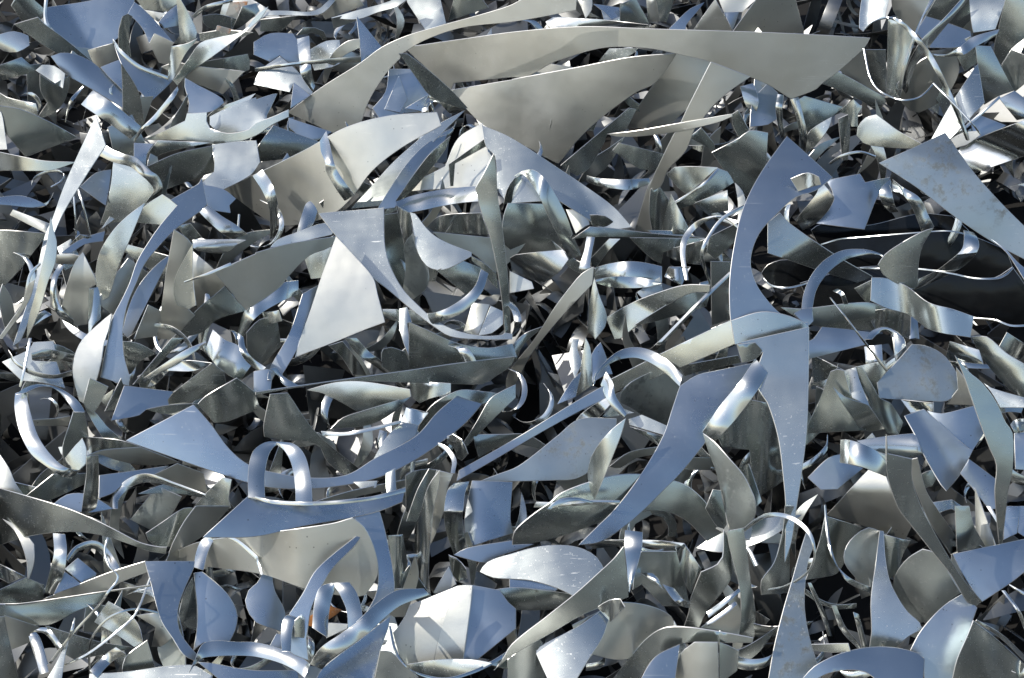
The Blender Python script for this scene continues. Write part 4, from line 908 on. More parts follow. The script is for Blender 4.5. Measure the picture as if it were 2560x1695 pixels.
9|S|b|b=0,25|blue grey petal with a bright right rim beside the blue hook|@d1 1795,600 1870,590 2050,740 2150,870 2195,1000 2170,1130 2120,1230 1880,1240 1790,1310 1820,1150 1830,950 1810,750
9.4|R|s|d=0,3,5,5,3,0;n=L|lavender band curling level near the bottom left|@d1 1790,1430 1870,1260 2000,1225 2200,1235 2367,1240 @d2 200,1290 400,1370 500,1440|@d1 1750,1520 1850,1395 2000,1365 2200,1360 2367,1370 @d2 200,1420 350,1490 450,1567
8|S|B||deep blue sheet at the bottom edge below the lavender band|@d1 1830,1420 2000,1440 2200,1480 2367,1500 @d2 380,1500 400,1620 @d1 2080,1620
7.6|S|b||blue angular sheet between the two small arches, bottom left|@d2 60,1400 190,1160 470,1220 480,1400 340,1360 0,1280
9|R|w|d=0,4,6,6|small bright arch standing on the blue angular sheet|@d2 240,1320 230,1160 250,1030 290,985|@d2 320,1320 330,1160 350,1060 380,1015
9|S|G|b=0,60|rounded grey nub beside the small bright arch|@d2 360,1190 360,1040 400,1005 440,1030 455,1200
8|R|s|d=0,4,7,8|ribbed arch of band standing over the orange flecks, bottom left|@d2 520,1100 545,850 600,725 700,688|@d2 660,1190 670,1000 700,830 740,740
8|R|w|d=8,6,3,0;par=right_leg|blue white right leg of the arch over the orange flecks|@d2 700,690 780,800 840,950 850,1110|@d2 860,682 930,780 970,920 985,1020
6|S|W||white scrap framed by the legs of that arch|@d2 650,1200 670,1060 850,1070 840,1110
2|S|O||orange rust coated scrap seen through the arch, bottom left|@d2 460,1080 480,1010 680,900 790,940 700,1010 520,1090
9.2|R|s|d=0,3,5,6,4,2,0;n=b|sinuous blue white wave band climbing right, lower centre left|@d2 500,1440 600,1290 800,1150 950,1030 1100,890 1300,760 1550,740|@d2 610,1490 700,1390 900,1250 1050,1140 1200,1000 1350,890 1605,800
8|S|B||blue sheet beneath the sinuous wave band at the bottom|@d2 540,1620 620,1480 1000,1190 1240,1000 1220,1100 1150,1300 1080,1620
6|S|K|b=20,8|tan blade rising right toward the saturated blue hook|@d1 400,840 980,605 1340,490 1360,590 1100,690 1000,760 700,800
5.8|S|G|b=90,40|grey curved sheet under the tan blade, bottom left|@d1 -40,890 150,890 600,830 1000,770 950,850 700,950 420,1080 -40,990
6.4|R|s|n=K|fine bright edged strip along the tan blade's lower side|@d1 -40,880 200,878 600,822 1000,762 1390,708|@d1 -40,892 200,892 600,834 1000,774 1390,722
6|S|D||near black sheet at the left edge above the tan blade|@d1 -40,770 240,640 410,710 400,840 200,880 -40,880
5.6|S|S|b=0,80|gleaming scrap at the left edge above the near black sheet|@d1 -40,500 230,630 80,690 -40,620
7|R|s|d=0,4,4,0|crinkled upright band below the big grey blade|@d1 490,230 500,400 470,550 410,780|@d1 600,240 615,400 590,600 505,790
5|S|b||blue scrap right of the crinkled upright band's foot|@d1 500,790 600,590 750,700
5|S|b|b=0,30|blue rounded scrap inside the bronze arch, left|@d1 600,560 720,460 890,600 880,640 760,690
5.4|R|s|d=0,6,6,0;n=K|bronze grey arch right of the crinkled upright band|@d1 610,460 700,350 850,300 970,350 1080,500 1120,600|@d1 640,500 720,400 850,370 930,420 1000,520 1060,620
7.2|R|s||springy thin wire strip winding down over the tan blade|@d1 985,270 960,400 1000,530 1080,640 990,770 900,900 640,1180 450,1430|@d1 1000,270 975,400 1015,530 1097,640 1005,780 915,910 655,1190 470,1440
6|S|k|b=0,30|olive sheet with a bent corner at the bottom left edge|@d1 40,990 400,1110 280,1160 270,1240 90,1310
5|S|g||slate sheet right of the small bottom left arch|@d1 430,1090 900,1230 1240,1290 700,1400 540,1300
7|R|w|d=4,2,0|small two legged arch near the bottom left corner|@d1 265,1180 300,1300 340,1420 370,1535|@d1 340,1170 385,1290 420,1400 448,1510
7|R|s|d=4,2,0;par=right_leg|shaded right leg of the small arch at the bottom left|@d1 300,1140 400,1150 480,1230 530,1310|@d1 380,1100 450,1110 510,1180 570,1270
8|S|L|b=0,15|upright pale spike near the bottom left corner|@d1 640,1190 600,1350 560,1620 410,1620 520,1430
8|R|s|par=needle_tip|needle tip above the upright pale spike|@d1 685,1015 660,1100 630,1200|@d1 693,1018 680,1110 650,1195
7|S|G||grey green pointed sheet at the bottom, left of the blue hook|@d1 1360,1220 1440,1500 1130,1510 1160,1380
7.6|R|s|d=0,4,4|blue white curl in front of the grey green pointed sheet|@d1 830,1500 900,1420 990,1340 1070,1285|@d1 900,1567 980,1470 1060,1400 1165,1350
7.4|S|L|b=90,14|pale sheet along the bottom edge left of the lavender band|@d1 830,1530 1100,1520 1760,1450 1960,1550 1940,1620 820,1620
6|S|l|b=60,30|pale round edged disc behind the thin wire loop|@d1 870,1050 1000,860 1170,960 1280,1080 1320,1240 1240,1280 1100,1180
6.8|R|s|d=0,5,5,0|thin wire loop left of the saturated blue hook|@d1 830,1620 815,1350 850,1180 980,1020 1150,940 1300,925 1460,955|@d1 845,1620 832,1350 865,1190 990,1035 1155,956 1300,942 1465,975
6|S|K|b=40,60|beige cupped scrap left of the blue hook's inner curve|@d1 1260,990 1470,960 1600,1190 1480,1280 1400,1280 1440,1100
6|S|g||dark teal blade in the bottom left corner|@d1 -40,1010 40,1000 80,1200 180,1620 -40,1620
6.9|R|w||fine straight strip crossing the thin wire loop|@d1 1380,640 1270,920 1160,1060 830,1320 590,1440|@d1 1395,645 1285,925 1172,1075 840,1335 595,1455
5|S|g||olive dark scrap inside the blue hook and petal|@d1 1700,800 1780,640 1810,850 1820,1130 1700,1080 1650,1000
# ---- d2 right, d3
7.5|S|W|b=120,14|cream white sheet with a fold shadow, bottom centre|@d2 1380,1000! 1420,900! 1860,720! 1920,712 1870,800 1760,1000 1690,1200 1640,1410! 1380,1440! 1330,1350 1270,1150 1300,1120
8|S|W||narrow cream white triangle leaning on the cream white sheet|@d2 1910,712 1998,712 1985,850 1960,1050 1910,1400 1640,1412 1690,1200 1770,950
8.1|S|b|b=30,25|blue grey sheet right of the narrow cream triangle|@d2 2000,712 2250,760! 2330,870! 2400,930! 2400,1110! 2050,1392! 1910,1400 1960,1050 1985,800
6|S|W||cream piece above the cream white sheet, bottom centre|@d2 1640,780 1780,540 1850,700 1700,790
6.2|S|K|b=0,25|beige upright strip left of the cream white sheet|@d2 1000,770 1360,740 1470,440 1500,650 1370,1000 1270,1000 1200,950
8|S|l|b=90,40|shallow grey bowl at the bottom edge, centre|@d2 1370,1450 1700,1400 2000,1400 2180,1430 2000,1520 1700,1620 1500,1560
8.6|R|s|d=0,4,5,5,3,0;n=b|thin hoop edging the shallow grey bowl|@d2 1230,1090 1270,1290 1350,1430 1500,1520 1750,1567 2000,1500 2200,1400 2400,1270|@d2 1245,1090 1290,1290 1370,1440 1520,1545 1750,1592 2010,1525 2215,1425 2400,1310
7|S|G||grey sheet at the bottom edge left of the shallow bowl|@d2 1150,1320 1250,1330 1360,1440 1500,1560 1490,1620 1090,1620
8|S|S|b=0,90|tightly curled bright strip under the pale oval leaf's stem|@d2 1780,430 1850,460 1940,560 1950,650 1870,680 1820,620
8.4|S|L|b=30,16|large pale lilac oval leaf low in the centre|@F 1110,1322 1128,1300 1180,1282 1250,1264 1310,1262 1350,1271 1380,1290 1398,1320 1380,1350 1334,1382 1290,1360 1230,1342 1184,1338 1140,1335
6|S|b||blue sheet at the pale oval leaf's left shoulder|@d2 1830,430 1950,370 2367,300 @d3 0,340 200,330 0,400 @d2 2240,440 2130,500
7.8|S|G|b=90,30|grey lens shaped sheet under the pale oval leaf|@d2 2080,780 @d3 0,735 300,760 580,800 450,910 250,940 0,930 @d2 2250,890
7|S|b||small blue strip between the oval leaf and the lens sheet|@d3 -20,640 110,640 430,730 390,780 -20,735
9|S|G|b=50,20|long grey blade widening up to the blue topped strip|@d3 1030,355 1060,600 1075,820 800,920 600,1010 400,1130 0,1360 @d2 2200,1500 2280,1400 @d3 0,1260 350,980 600,780 800,600 950,460
9.3|R|w|d=6,4,0,-2|blue topped shiny strip standing over the long grey blade|@d3 1045,200 1040,350 1060,520 1078,770|@d3 1205,220 1200,350 1170,480 1090,775
7.2|S|S|b=90,70|level silver frame like bar behind the blue topped strip|@d3 640,310 900,295 1300,295 1590,325 1530,400 1300,360 1000,350 690,380
7.4|S|S|b=0,80|faceted blue silver sheet bending down at the bar's right end|@d3 1590,325 1750,560 1700,650 1650,790 1580,640 1520,400
7|S|D||dark cavity wall under the level silver bar|@d3 1200,400 1520,400 1600,700 1640,900 1400,900 1200,700 1120,750 1150,500
7.3|R|w||bright tongue lying in the cavity below the bar|@d3 1180,590 1280,660 1390,745|@d3 1300,600 1350,650 1370,690
7.5|R|s|d=0,4,0|dark hooped strip at the bottom of the cavity|@d3 1390,700 1480,830 1560,900 1645,920|@d3 1500,740 1560,820 1600,855 1645,860
8|S|G|b=30,60|dark green grey twisted blade right of the cavity|@d3 1960,200 2000,280 2030,620 1960,750 1800,950 1730,1100 1590,1100 1640,950 1650,850 1750,590 1900,520 1950,450
8.2|S|G|b=0,30|upright grey strap right of the twisted blade|@d3 1990,210 2140,180 2170,400 2210,700 2250,950 2240,1190 2100,1170 2120,950 2100,700 2010,350
8|S|L|b=30,25|pale broad blade with an angular notch at the bottom edge|@d3 210,1310 330,1240 600,1100 820,950 890,1030 830,1200 700,1400 570,1620 350,1620
9.2|S|S|b=0,90|small faceted knot on the long grey blade's lower edge|@d3 790,915 900,850 1000,840 1040,910 960,1000 910,1050
7|S|P|b=40,12|dark grey round ended sheet at the bottom, right of centre|@d3 560,1080 800,960 950,880 1150,880 1350,930 1470,1000 1515,1100 1400,1110 1260,1200 1080,1390 950,1395 750,1350 700,1400 640,1250
8.3|S|K|b=0,35|pale grey arched band along the bottom edge, right of centre|@d3 900,1620 1080,1400 1230,1220 1400,1110 1600,1100 1900,1140 2230,1200 2220,1240 1900,1240 1600,1240 1400,1320 1250,1450 1150,1620
7.4|S|K|b=0,50|beige sheet framed under the arched band|@d3 1490,1620 1560,1350 1690,1240 1900,1240 1910,1620
7.2|S|b||blue grey triangle framed under the arched band|@d3 1170,1620 1320,1380 1550,1260 1500,1620
6|S|G||grey panel right of the framed beige sheet|@d3 1920,1240 2000,1270 2100,1320 2080,1500 1920,1620
5|S|P||purple grey panel behind the upright grey strap|@d3 1750,1100 2080,870 2120,950 2100,1170 1900,1120
6|R|w||first bright bar of the pair crossing the purple grey panel|@d3 1800,960 1950,850 2100,740|@d3 1820,1010 1970,890 2110,770
6|R|w||second bright bar, shorter and lower, crossing the purple grey panel|@d3 1790,1060 1950,950 2060,860|@d3 1810,1090 1970,980 2080,890
6|S|G|b=0,40|mottled grey sheet at the bottom edge beneath the pale broad blade|@d3 -40,1400 170,1240 250,1200 330,1300 220,1310 330,1620 -40,1620
# ---- c4
8|S|b|b=60,14;m=mottled|rounded blue grey shield shaped plate with water spots, right|@c4 1010,400 1200,200 1330,50 1450,60 1600,130 1720,270 1765,400 1740,500 1650,570 1500,570 1100,550 1030,540
8|S|S|b=40,35|curved satin blade with a bright lower edge at the right frame edge|@c4 1880,-20 2020,-20 2200,130 2400,250 2400,560 2250,480 2100,320 1980,170
8.3|S|G|b=60,30|tall bent grey blade running down the right side|@c4 1730,150 1850,300 1970,400 2100,570 2200,780 2260,870 2260,1200 2220,1400 2200,1567 @d4 2160,340 2140,330 @c4 2110,1567 2100,1400 2115,1160 2050,1000 1960,760 1870,500 1800,300
7|S|L|b=60,40|pale diagonal strip at the right frame edge below the satin blade|@c4 1990,400 2060,450 2400,550 2400,630 2150,630 2060,480
9|S|b|b=30,10|large angular blue arrowhead pointing down, right side|@c4 1265,710 1440,650 1600,790 1850,1010 1890,1030 1780,1240 1650,1400 1600,1340 1450,1080 1360,880
8|S|b|b=0,40|blue green sheet behind the blue arrowhead's right edge|@c4 1470,660 1600,690 1900,620 1950,720 2000,860 1890,1030 1850,1000 1600,790
8|S|b|b=40,30|blue band with a bright left rim below the blue arrowhead|@c4 1860,1110 2100,1290 2120,1567 2040,1567 1850,1320 1780,1240
7|S|K|b=0,30|pale green tent shaped sheet right of the pendant blade|@c4 370,800 480,560 580,300 640,280 700,290 760,500 930,620 900,840 540,860 365,870
8|S|G|b=120,40|dark grey blade lying on the pale green tent sheet|@c4 600,440 700,530 930,610 1080,830 930,850 860,820 700,600
8.1|S|G|b=20,50|large curled over grey sheet with a rounded lower tip|@c4 810,255 870,260 960,420 1040,550 1130,590 1250,770 1210,880 1110,870 1000,700 930,560 850,400
7.6|S|L|b=0,50|light inner band of the large curled over sheet|@c4 700,290 810,260 850,400 940,620 780,540 740,420
7.5|S|l||pale sheet behind the shield plate's left edge|@c4 830,250 1080,200 1090,300 1010,400 1020,500 960,420 880,270
8.8|R|w|d=0,6,6,3,0|silver curl with a white rounded end left of the dark bent blade|@c4 670,930 760,935 900,980 1000,1030 1100,1090|@c4 665,1140 740,1150 870,1180 1000,1230 1090,1270
8|S|W|b=90,80|white gleaming strap behind the silver curl|@c4 820,940 1150,890 1360,870 1430,1060 1260,1100 1100,1060 950,1010
6.8|S|b|b=0,20|blue panel with a grey left end under the silver curl|@c4 370,1280 560,1100 670,1065 670,1140 880,1190 640,1385 490,1390
7|S|K|b=90,30|pale grey green sheet with a small rust speck, lower right|@c4 600,1567 870,1270 930,1210 1090,1270 1120,1350 1210,1567 @d4 1240,20 1330,160 1265,290 1040,210 540,60
8.6|S|g|b=0,40|long dark bent blade curving down to the right, lower right|@c4 1095,880 1105,1060 1330,1110 1330,1300 1420,1567 @d4 1480,120 1650,420 1800,650 1980,860 1930,905 1850,870 1700,620 1500,370 1300,120 1210,0 @c4 1130,1350 1100,1200
7.4|S|k|b=0,60|brown grey blade with a white right rim beside the long dark blade|@c4 1330,1110 1380,1100 1460,1400 1560,1567 @d4 1750,290 1750,400 1690,420 1500,130 1440,0 @c4 1340,1300
6|R|w|d=0,3,0|bright bar under the shield plate's right side|@c4 1650,200 1800,215 2030,235|@c4 1680,235 1850,265 2050,272
5.5|S|S|b=60,60|silver grooved sheet above the bright bar, right|@c4 1680,20 1950,100 1990,230 1800,215 1640,180
4.5|S|K||dull sheet right behind the shield plate|@c4 1740,260 1850,420 1900,610 1650,600 1760,460
5.4|R|w||small upright strap above the tent sheet, near the wire|@c4 890,70 900,150 905,235|@c4 1050,50 1055,140 1060,215
6|S|W|b=0,40|light curl end above the shield plate's left shoulder|@c4 1150,-20 1250,-20 1280,90 1180,200 1165,100
6.8|R|s|d=0,5,5,0|curled cup at the right frame edge, middle height|@c4 2245,790 2290,745 2400,735|@c4 2280,860 2320,865 2400,855
5|S|b|b=90,50|cylindrical blue grey scrap at the right frame edge|@c4 2280,870 2400,860 2400,1210 2290,1200
5|S|S|b=50,90|rippled scrap under the silver blue arrowhead and shield plate|@c4 1230,560 1530,590 1530,670 1470,650 1320,680
6|S|l|b=0,50|small light upright scrap left of the pendant blade's foot|@c4 -260,1180 -180,1150 -60,1500 -150,1600
# ---- d4
8|S|b|b=60,30|grey blue triangular sheet at the right frame edge, low|@d4 1710,425 2040,355 2400,280 2400,560 2250,680 1980,860 1900,760 1800,600
7|S|K|b=0,25;m=mottled|round khaki grey disc with orange specks, lower right|@d4 1160,700 1200,580 1300,460 1430,380 1550,420 1670,600 1780,780 1620,900 1540,1020 1400,1060 1260,930 1180,800
8.2|S|L|b=90,40|spire shaped pale blade with a bright waist, lower right|@d4 1035,205 1065,210 1080,450 1120,660 1200,830 1290,960 1400,1060 1420,1120 1300,1180 1180,1290 940,1280 960,1150 955,850 1000,500
7.6|S|b|b=90,20|broad blue sheet running down to the bottom edge, lower right|@d4 1420,1130 1620,910 1800,790 1930,920 1840,1170 1740,1400 1690,1620 1450,1620 1440,1380 1320,1310
8.4|S|b|b=90,20;m=mottled|long spotted blue blade flaring to the bottom edge, right of centre|@d4 300,400 360,210 430,320 370,480 345,650 335,900 370,1150 450,1430 500,1620 0,1620 60,1280 150,920 230,650
9|S|B|b=60,35|blue bowed leaf lying on the bottom edge, lower right|@d4 330,1567 430,1465 620,1365 820,1305 1000,1283 1200,1293 1390,1345 1445,1395 1430,1620 1050,1600 900,1510 740,1490 560,1520 400,1600
6.4|S|P|b=0,25|round left sided grey disc behind the spire blade|@d4 710,400 760,300 860,210 930,180 1030,210 1000,500 960,720 870,690 770,590 710,500
6|S|G|b=0,50|grey fluted scrap right of the spire blade's neck|@d4 1060,240 1250,290 1320,300 1250,420 1190,600 1120,660 1080,450
5|S|g|b=0,30|large dark grey sheet left of the round grey disc|@d4 530,70 880,180 760,290 700,420 710,500 640,600 540,630 350,660 480,300
9.2|R|w|d=0,4,8,10,8,4,0|complete thin hoop around the spotted blue blade's top|@d3 2140,180 2240,105 @d4 -10,45 150,48 290,110 400,230 440,400 410,540 320,640 160,730 0,765|@d3 2150,215 2250,138 @d4 -10,78 130,80 265,140 375,250 422,400 398,530 310,625 150,715 0,745
8|R|s|d=0,4,4,0|curved strip right of the complete thin hoop|@d4 522,-30 540,230 590,450 690,590 820,680 960,730|@d4 534,-30 562,240 615,470 700,640 800,720 940,782
5|S|g|b=0,20|dark teal sheet inside the complete thin hoop|@d4 -60,670 60,500 140,200 160,-20 240,-20 200,300 200,650 190,780 -60,800
4|R|s|n=k|buried brown strip arching in the dark hole beside the blue blade|@d4 340,740 500,850 650,890 820,880|@d4 340,790 500,890 650,930 820,920
4|R|s|n=k|long buried sliver falling through the dark hole|@d4 370,690 470,930 560,1180|@d4 400,690 510,930 590,1180
4.2|R|s|n=k|curved buried sliver in the middle of the dark hole|@d4 590,900 680,1130 840,1300|@d4 630,900 720,1100 880,1290
4|R|s|n=k|upright buried strip at the dark hole's right side|@d4 790,960 830,1120 870,1290|@d4 840,980 880,1130 920,1280
4.4|S|S||pale step shaped scrap at the dark hole's bottom|@d4 400,1260 740,1250 760,1320 560,1330 420,1310
5|S|g|b=30,20|dark dull sheet in the bottom right corner|@d4 1900,1040 2100,1200 2400,1470 2400,1620 1700,1620 1750,1400 1850,1170
4.5|R|s|n=k|dark ridge strip in the bottom right corner|@d4 1920,1050 2150,1200 2400,1440|@d4 1930,1030 2170,1170 2400,1390
6|S|G|b=0,40|grey sheet above the triangular sheet at the right, low|@d4 1730,-20 1860,-20 1900,150 2010,350 1750,400 1740,200
6|S|b||narrow blue panel at the right frame edge, above the triangle|@d4 2190,-20 2330,-20 2300,230 2180,290
6|S|b||second narrow blue panel touching the right frame edge|@d4 2330,-20 2400,-20 2400,280 2310,220
6.2|R|s||thin kinked strip left of the narrow blue panel|@d4 2020,-20 2150,200 2155,330|@d4 2060,-20 2165,190 2170,330
4.6|R|s||slim bright strip low at the right frame edge|@d4 2230,700 2300,740 2400,790|@d4 2235,720 2300,765 2400,820
4|R|s|d=0,3,0|dark bent strip low at the right frame edge|@d4 2160,760 2300,950 2400,1200|@d4 2190,760 2330,950 2420,1180
5|S|k||dim wedge right of the long dark bent blade|@d4 1700,430 1790,600 1830,700 1790,640 1690,540
9.4|S|b|b=0,45|small blue tab folded over the left tip of the long dark needle|@c2 -20,300 110,278 150,300 135,470 -20,484
9.5|R|s|d=0,5,5,2;n=b|grey curl springing right from the small folded blue tab|@c2 105,370 125,285 190,262 260,350 400,428|@c2 150,370 165,330 200,330 235,400 290,440
7.6|S|S|b=0,60|round bent scrap shining inside the open loop, left centre|@b2 60,1320 210,1300 240,1400 80,1440
6.2|S|k|b=0,60|dull strut slanting under the big white sheet|@c2 670,60 800,20 960,220 1020,330 900,330 780,150"""
# ---------------------------------------------------------------- parse the traced pieces
TS = 640.0 / 2367.0
def parse_pts(s):
    out = []; ox = oy = 0.0; k = 1.0
    for tok in s.split():
        if tok[0] == '@':
            f = tok[1:]
            if f == 'F': ox = oy = 0.0; k = 2560.0 / 2368.0
            else:
                ox = (int(f[1]) - 1) * 640.0; oy = {'a': 0, 'b': 424, 'c': 848, 'd': 1271}[f[0]]; k = TS
        else:
            hard = tok[-1] == '!'
            x, y = tok.rstrip('!').split(',')
            p = (ox + float(x) * k, oy + float(y) * k)
            if hard: FORCED.add(tuple(np.round(p, 2)))
            out.append(p)
    return out
KINDS = [('hoop', 'hoop', 'hoop'), ('rod', 'metal_rod', 'rod'), ('wire', 'metal_wire', 'wire'), ('crescent', 'metal_crescent', 'crescent'),
         ('needle', 'metal_shard', 'metal shard'), ('spike', 'metal_spike', 'metal spike'), ('leaf', 'metal_leaf', 'leaf shaped offcut'), ('petal', 'metal_leaf', 'leaf shaped offcut'),
         ('sickle', 'metal_sickle', 'sickle shaped offcut'), ('hook', 'metal_hook', 'hook shaped offcut'), ('blade', 'metal_shard', 'metal shard'), ('triangle', 'metal_triangle', 'metal triangle'),
         ('band', 'metal_band', 'metal band'), ('strap', 'metal_strap', 'metal strap'), ('strip', 'metal_strip', 'metal strip'), ('arch', 'metal_arch', 'metal arch'),
         ('plate', 'metal_plate', 'metal plate'), ('disc', 'metal_disc', 'metal disc'), ('panel', 'wide_offcut', 'metal offcut'), ('sheet', 'sheet_offcut', 'sheet metal'), ('scrap', 'metal_scrap', 'scrap metal')]
def kind_of(label, strip):
    ws = label.replace(',', ' ').split()
    # the thing named before the first preposition is what the piece is
    stop = {'in', 'on', 'under', 'over', 'above', 'below', 'behind', 'beside', 'with', 'of', 'at', 'hanging', 'lying', 'standing', 'right', 'left', 'just', 'from', 'near', 'between', 'cut', 'running', 'showing', 'across', 'leaning', 'through', 'crossing', 'directly'}
    head = []
    for w_ in ws[1:]:
        if w_ in stop: break
        head.append(w_)
    for w_ in reversed(head):
        for k, n, c in KINDS:
            if w_ == k or w_ == k + 's': return n, c
    return ('metal_strip', 'metal strip') if strip else ('sheet_offcut', 'sheet metal')

pieces = []
for ln in PIECES.strip().splitlines():
    if not ln or ln[0] == '#': continue
    f = ln.split('|')
    pieces.append((float(f[0]), len(pieces), f))
pieces.sort(key=lambda p: (p[0], p[1]))

# ---------------------------------------------------------------- ground and mound
def flat(name, z, size, mat):
    s = size
    o = link_mesh(name, [(-s, -s, z), (s, -s, z), (s, s, z), (-s, s, z)], [(0, 1, 2, 3)], [mat], False)
    tag(o, kind='structure'); return o
flat('ground', 0.0, 900, M['ground'])
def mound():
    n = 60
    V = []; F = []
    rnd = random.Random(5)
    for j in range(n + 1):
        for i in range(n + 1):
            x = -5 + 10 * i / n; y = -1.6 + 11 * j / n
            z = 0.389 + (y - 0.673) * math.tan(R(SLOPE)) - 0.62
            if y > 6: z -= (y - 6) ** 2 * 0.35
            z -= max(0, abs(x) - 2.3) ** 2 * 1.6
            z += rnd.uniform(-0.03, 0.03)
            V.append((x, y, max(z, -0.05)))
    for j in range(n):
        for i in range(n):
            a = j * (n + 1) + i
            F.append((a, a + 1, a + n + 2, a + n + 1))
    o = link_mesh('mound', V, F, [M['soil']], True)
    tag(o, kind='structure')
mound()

# ---------------------------------------------------------------- deep bed of shavings, too many to count
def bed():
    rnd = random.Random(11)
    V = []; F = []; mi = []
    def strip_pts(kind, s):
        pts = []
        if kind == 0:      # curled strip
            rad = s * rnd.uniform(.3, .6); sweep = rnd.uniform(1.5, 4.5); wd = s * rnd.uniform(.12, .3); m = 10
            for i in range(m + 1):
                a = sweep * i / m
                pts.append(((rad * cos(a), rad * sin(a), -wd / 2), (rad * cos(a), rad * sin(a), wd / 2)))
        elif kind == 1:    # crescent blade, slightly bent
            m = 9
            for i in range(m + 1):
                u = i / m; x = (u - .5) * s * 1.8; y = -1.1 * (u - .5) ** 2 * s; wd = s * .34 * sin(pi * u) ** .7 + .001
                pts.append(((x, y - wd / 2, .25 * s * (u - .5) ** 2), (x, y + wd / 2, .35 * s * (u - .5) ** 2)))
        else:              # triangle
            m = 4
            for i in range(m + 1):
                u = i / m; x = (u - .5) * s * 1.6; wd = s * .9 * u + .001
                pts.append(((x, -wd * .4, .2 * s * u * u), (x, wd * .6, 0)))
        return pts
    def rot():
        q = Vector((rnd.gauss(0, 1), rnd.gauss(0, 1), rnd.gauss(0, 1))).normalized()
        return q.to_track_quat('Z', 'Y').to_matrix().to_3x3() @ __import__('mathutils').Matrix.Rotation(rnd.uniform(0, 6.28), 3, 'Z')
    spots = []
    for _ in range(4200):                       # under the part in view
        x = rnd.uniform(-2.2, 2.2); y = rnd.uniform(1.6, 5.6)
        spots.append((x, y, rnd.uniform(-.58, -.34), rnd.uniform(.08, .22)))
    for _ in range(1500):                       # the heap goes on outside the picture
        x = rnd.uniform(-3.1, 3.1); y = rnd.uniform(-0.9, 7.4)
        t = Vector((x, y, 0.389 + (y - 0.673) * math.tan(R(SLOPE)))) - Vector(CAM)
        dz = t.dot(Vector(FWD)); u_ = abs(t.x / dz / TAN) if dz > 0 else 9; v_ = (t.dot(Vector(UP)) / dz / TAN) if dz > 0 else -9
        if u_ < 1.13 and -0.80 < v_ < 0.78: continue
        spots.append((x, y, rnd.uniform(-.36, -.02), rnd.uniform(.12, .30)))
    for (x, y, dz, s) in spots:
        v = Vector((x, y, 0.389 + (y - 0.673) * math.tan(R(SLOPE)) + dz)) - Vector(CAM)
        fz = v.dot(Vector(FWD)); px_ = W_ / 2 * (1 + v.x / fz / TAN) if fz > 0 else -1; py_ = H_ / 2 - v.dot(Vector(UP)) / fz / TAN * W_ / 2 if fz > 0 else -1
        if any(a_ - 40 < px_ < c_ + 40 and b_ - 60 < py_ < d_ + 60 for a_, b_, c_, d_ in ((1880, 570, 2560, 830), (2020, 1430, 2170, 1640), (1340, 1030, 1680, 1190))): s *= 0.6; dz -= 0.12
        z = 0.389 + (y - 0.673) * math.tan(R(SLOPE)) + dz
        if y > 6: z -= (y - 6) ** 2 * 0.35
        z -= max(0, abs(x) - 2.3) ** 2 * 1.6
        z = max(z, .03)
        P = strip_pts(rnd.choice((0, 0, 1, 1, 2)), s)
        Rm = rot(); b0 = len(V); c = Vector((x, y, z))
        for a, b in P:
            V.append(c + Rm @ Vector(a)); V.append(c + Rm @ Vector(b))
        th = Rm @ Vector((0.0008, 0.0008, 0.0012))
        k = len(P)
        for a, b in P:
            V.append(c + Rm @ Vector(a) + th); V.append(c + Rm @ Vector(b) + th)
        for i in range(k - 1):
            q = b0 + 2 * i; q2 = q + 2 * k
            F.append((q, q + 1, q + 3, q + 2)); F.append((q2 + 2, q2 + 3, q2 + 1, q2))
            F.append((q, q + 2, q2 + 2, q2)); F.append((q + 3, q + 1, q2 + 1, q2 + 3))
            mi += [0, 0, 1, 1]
    o = link_mesh('scrap_bed', V, F, [M['gap_shade'], M['gap_shade']], True, mi, 50)
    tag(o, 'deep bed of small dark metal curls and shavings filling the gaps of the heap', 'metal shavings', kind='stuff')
bed()

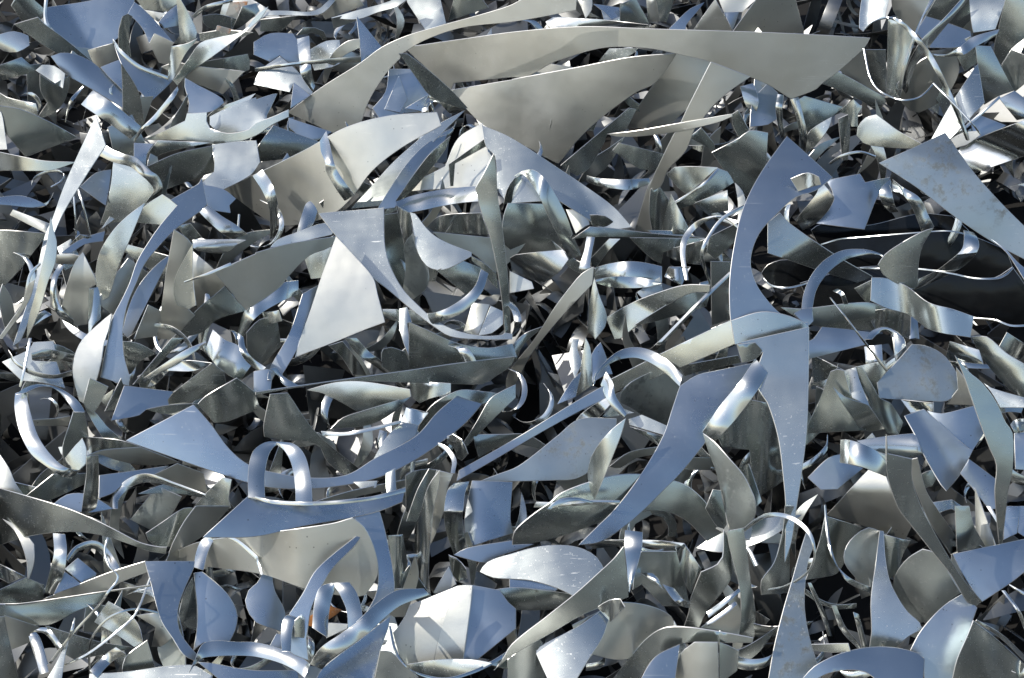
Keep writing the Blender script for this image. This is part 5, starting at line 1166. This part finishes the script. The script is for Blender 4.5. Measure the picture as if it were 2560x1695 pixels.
# ---------------------------------------------------------------- small pieces between the large ones
marks = []
for z, i, f in pieces:
    p = parse_pts(f[5]); marks.append((np.mean([q[0] for q in p]), np.mean([q[1] for q in p]), f[4]))
def filler(count):
    rnd = random.Random(77)
    used = {}
    nx = 22; ny = int(math.ceil(count / nx))
    cells = [(i, j) for j in range(ny) for i in range(nx)]
    rnd.shuffle(cells)
    HOLES = [(1880, 570, 2560, 830), (1330, 700, 1490, 830), (1340, 1030, 1680, 1190), (1600, 1480, 1730, 1650), (2020, 1460, 2170, 1620), (160, 640, 220, 700)]
    for (i, j) in cells[:count]:
        cx = (i + rnd.random()) / nx * 2560; cy = (j + rnd.random()) / ny * 1695
        if any(a_ < cx < c_ and b_ < cy < d_ for a_, b_, c_, d_ in HOLES): continue
        s = rnd.uniform(42, 100) * (0.65 + 0.5 * cy / 1695)
        a = rnd.uniform(0, 2 * pi)
        ca, sa = cos(a), sin(a)
        def tr(x, y): return (cx + s * (x * ca - y * sa), cy + s * (x * sa + y * ca))
        kind = rnd.choice(('tri', 'cres', 'cres', 'leaf', 'strip', 'strip', 'strip', 'strip', 'strip', 'hook', 'horn', 'quad'))
        cls = rnd.choice('KKkkGGGgggbBlSSSSLDD')
        if kind == 'strip':
            n = 7; rad = rnd.uniform(.5, 1.3); sw = rnd.uniform(1.4, 5.2); sq = rnd.uniform(.35, 1); wd = rnd.uniform(.08, .26)
            A = []; B = []
            for k in range(n):
                t = sw * k / (n - 1)
                x, y = rad * cos(t), rad * sin(t) * sq
                A.append(tr(x, y - wd / 2)); B.append(tr(x * .97, y + wd / 2 + .05 * sin(t)))
            name, cat, word = 'small_curl', 'metal curl', 'small bent strip'
            o = make_strip(name, A, B, rnd.choice('swSswG'), rnd, lim=.22, q=30, d=[0, rnd.uniform(2, 5), rnd.uniform(2, 6), 0])
        else:
            if kind == 'tri': P = [(-1.2, -.4), (1.5, -.05), (-.9, .45)]; word = 'small triangular offcut'
            elif kind == 'horn': P = [(-1.3, -.5), (-1.15, .3), (-.4, .05), (.4, .1), (1.6, .5), (.6, -.2), (-.3, -.38)]; word = 'small horn shaped offcut'
            elif kind == 'quad': P = [(-.9, -.5), (.8, -.7), (1, .4), (-.6, .6)]; word = 'small four sided offcut'
            elif kind == 'leaf': P = [(-1.5, 0), (-.6, -.24), (.1, -.34), (.8, -.22), (1.3, .05), (.7, .24), (0, .27), (-.7, .15)]; word = 'small leaf shaped offcut'
            elif kind == 'hook': P = [(-1.1, -.2), (-.4, -.55), (.4, -.5), (1, 0), (1.1, .7), (.75, .75), (.6, .2), (.2, -.1), (-.4, -.1)]; word = 'small hooked offcut'
            else: P = [(-1.4, .3), (-.7, -.2), (0, -.35), (.7, -.2), (1.4, .35), (.7, .12), (0, .02), (-.7, .1)]; word = 'small crescent offcut'
            P = [tr(x + rnd.uniform(-.08, .08), y * rnd.uniform(.8, 1.25)) for x, y in P]
            name, cat = 'small_offcut', 'metal offcut'
            o = make_sheet(name, P, cls, rnd, rnd.uniform(0, 180), rnd.uniform(10, 80), rnd.choice(('sheet', 'sheet', 'satin', 'mottled')), lim=.22, q=30)
        if o is None: continue
        d = sorted(marks, key=lambda m: (m[0] - cx) ** 2 + (m[1] - cy) ** 2)[0]
        dx, dy = cx - d[0], cy - d[1]
        side = ('right of' if dx > 0 else 'left of') if abs(dx) > abs(dy) else ('below' if dy > 0 else 'above')
        ref = ' '.join(d[2].replace(',', '').split()[:7])
        while ref.split()[-1] in ('a', 'the', 'of', 'in', 'with', 'at', 'on', 'and', 'by', 'to', 'right', 'left', 'under', 'over', 'behind', 'beside', 'near', 'just', 'from', 'between', 'above', 'below', 'its', 'along', 'across', 'top', 'lower', 'upper', 'great', 'big', 'large', 'wide', 'small', 'long'):
            ref = ' '.join(ref.split()[:-1])
        lb = '%s half buried %s the %s' % (word, side, ref)
        used.setdefault(lb, []).append(o)
        tag(o, lb, cat, 'small curls between the larger pieces' if name == 'small_curl' else 'small offcuts between the larger pieces')
    for lb, os_ in used.items():
        if len(os_) > 1:
            os_.sort(key=lambda o: -max(o.dimensions))
            for o, w_ in zip(os_, ('largest ', 'smaller ', 'tiniest ')):
                o['label'] = w_ + lb.replace('small ', '', 1)
filler(290)

# ---------------------------------------------------------------- the traced pieces, lowest first
made = {}
pieces_kind = {i: f[1] for z, i, f in pieces}
for z, idx, f in pieces:
    rnd = random.Random(1000 + idx)
    opt = {}
    for t in f[3].split(';'):
        if '=' in t:
            k, v = t.split('='); opt[k] = v
    name, cat = kind_of(f[4], f[1] == 'R')
    cls = f[2]
    if f[1] == 'S':
        b = [float(x) for x in opt['b'].split(',')] if 'b' in opt else (None, None)
        mat = opt.get('m', 'sheet')
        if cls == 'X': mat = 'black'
        if cls == 'O': mat = 'orange'
        if mat == 'sheet' and cls in 'Kk' and rnd.random() < .7: mat = 'satin'
        if mat == 'sheet' and cls in 'Bb': mat = 'sky_tint'
        if mat == 'sheet' and cls == 'P': mat = 'satin'
        if mat == 'sheet' and cls == 'W' and (not b[1] or b[1] < 60): mat = 'satin'
        if mat == 'sheet' and cls in 'SW' and b[1] and b[1] >= 60: mat = 'bright'
        fc = tuple(float(x) for x in opt['f'].split(',')) if 'f' in opt else cls
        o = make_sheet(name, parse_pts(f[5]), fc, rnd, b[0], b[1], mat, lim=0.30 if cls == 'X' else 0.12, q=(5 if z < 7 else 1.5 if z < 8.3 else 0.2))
    else:
        A = parse_pts(f[5]); B = parse_pts(f[6])
        m_ = max(len(A), len(B))
        if len(A) != len(B):
            A = resample(A, m_ * 2); B = resample(B, m_ * 2)
        d = [float(x) for x in opt['d'].split(',')] if 'd' in opt else None
        wpx = np.linalg.norm(np.array(A) - np.array(B), axis=1).mean()
        o = make_strip(name, A, B, opt.get('n', cls), rnd, d, float(opt.get('t', 0)), 'bright')
    if o is None:
        print('FAILED', f[4]); continue
    made[idx] = o
    if 'par' in opt:
        pr = made[idx - 1]
        while pr.parent: pr = pr.parent
        if pr.type == 'MESH':                   # a piece with distinct parts: an empty at its foot holds them
            root = bpy.data.objects.new(pr.name, None); col.objects.link(root)
            pr.name = 'sheet_face' if pieces_kind[idx - 1] == 'S' else 'band_run'
            root.name = kind_of(pr['label'], pieces_kind[idx - 1] == 'R')[0]
            root.location = pr.location; root.empty_display_size = 0.05
            for k in ('label', 'category', 'group'):
                root[k] = pr[k]; del pr[k]
            pr.location = (0, 0, 0); pr.parent = root
            pr = root
        o.name = opt['par']
        o.location = o.location - pr.location
        o.parent = pr
        continue
    tag(o, f[4], cat, cat + ' pieces tangled in the heap')
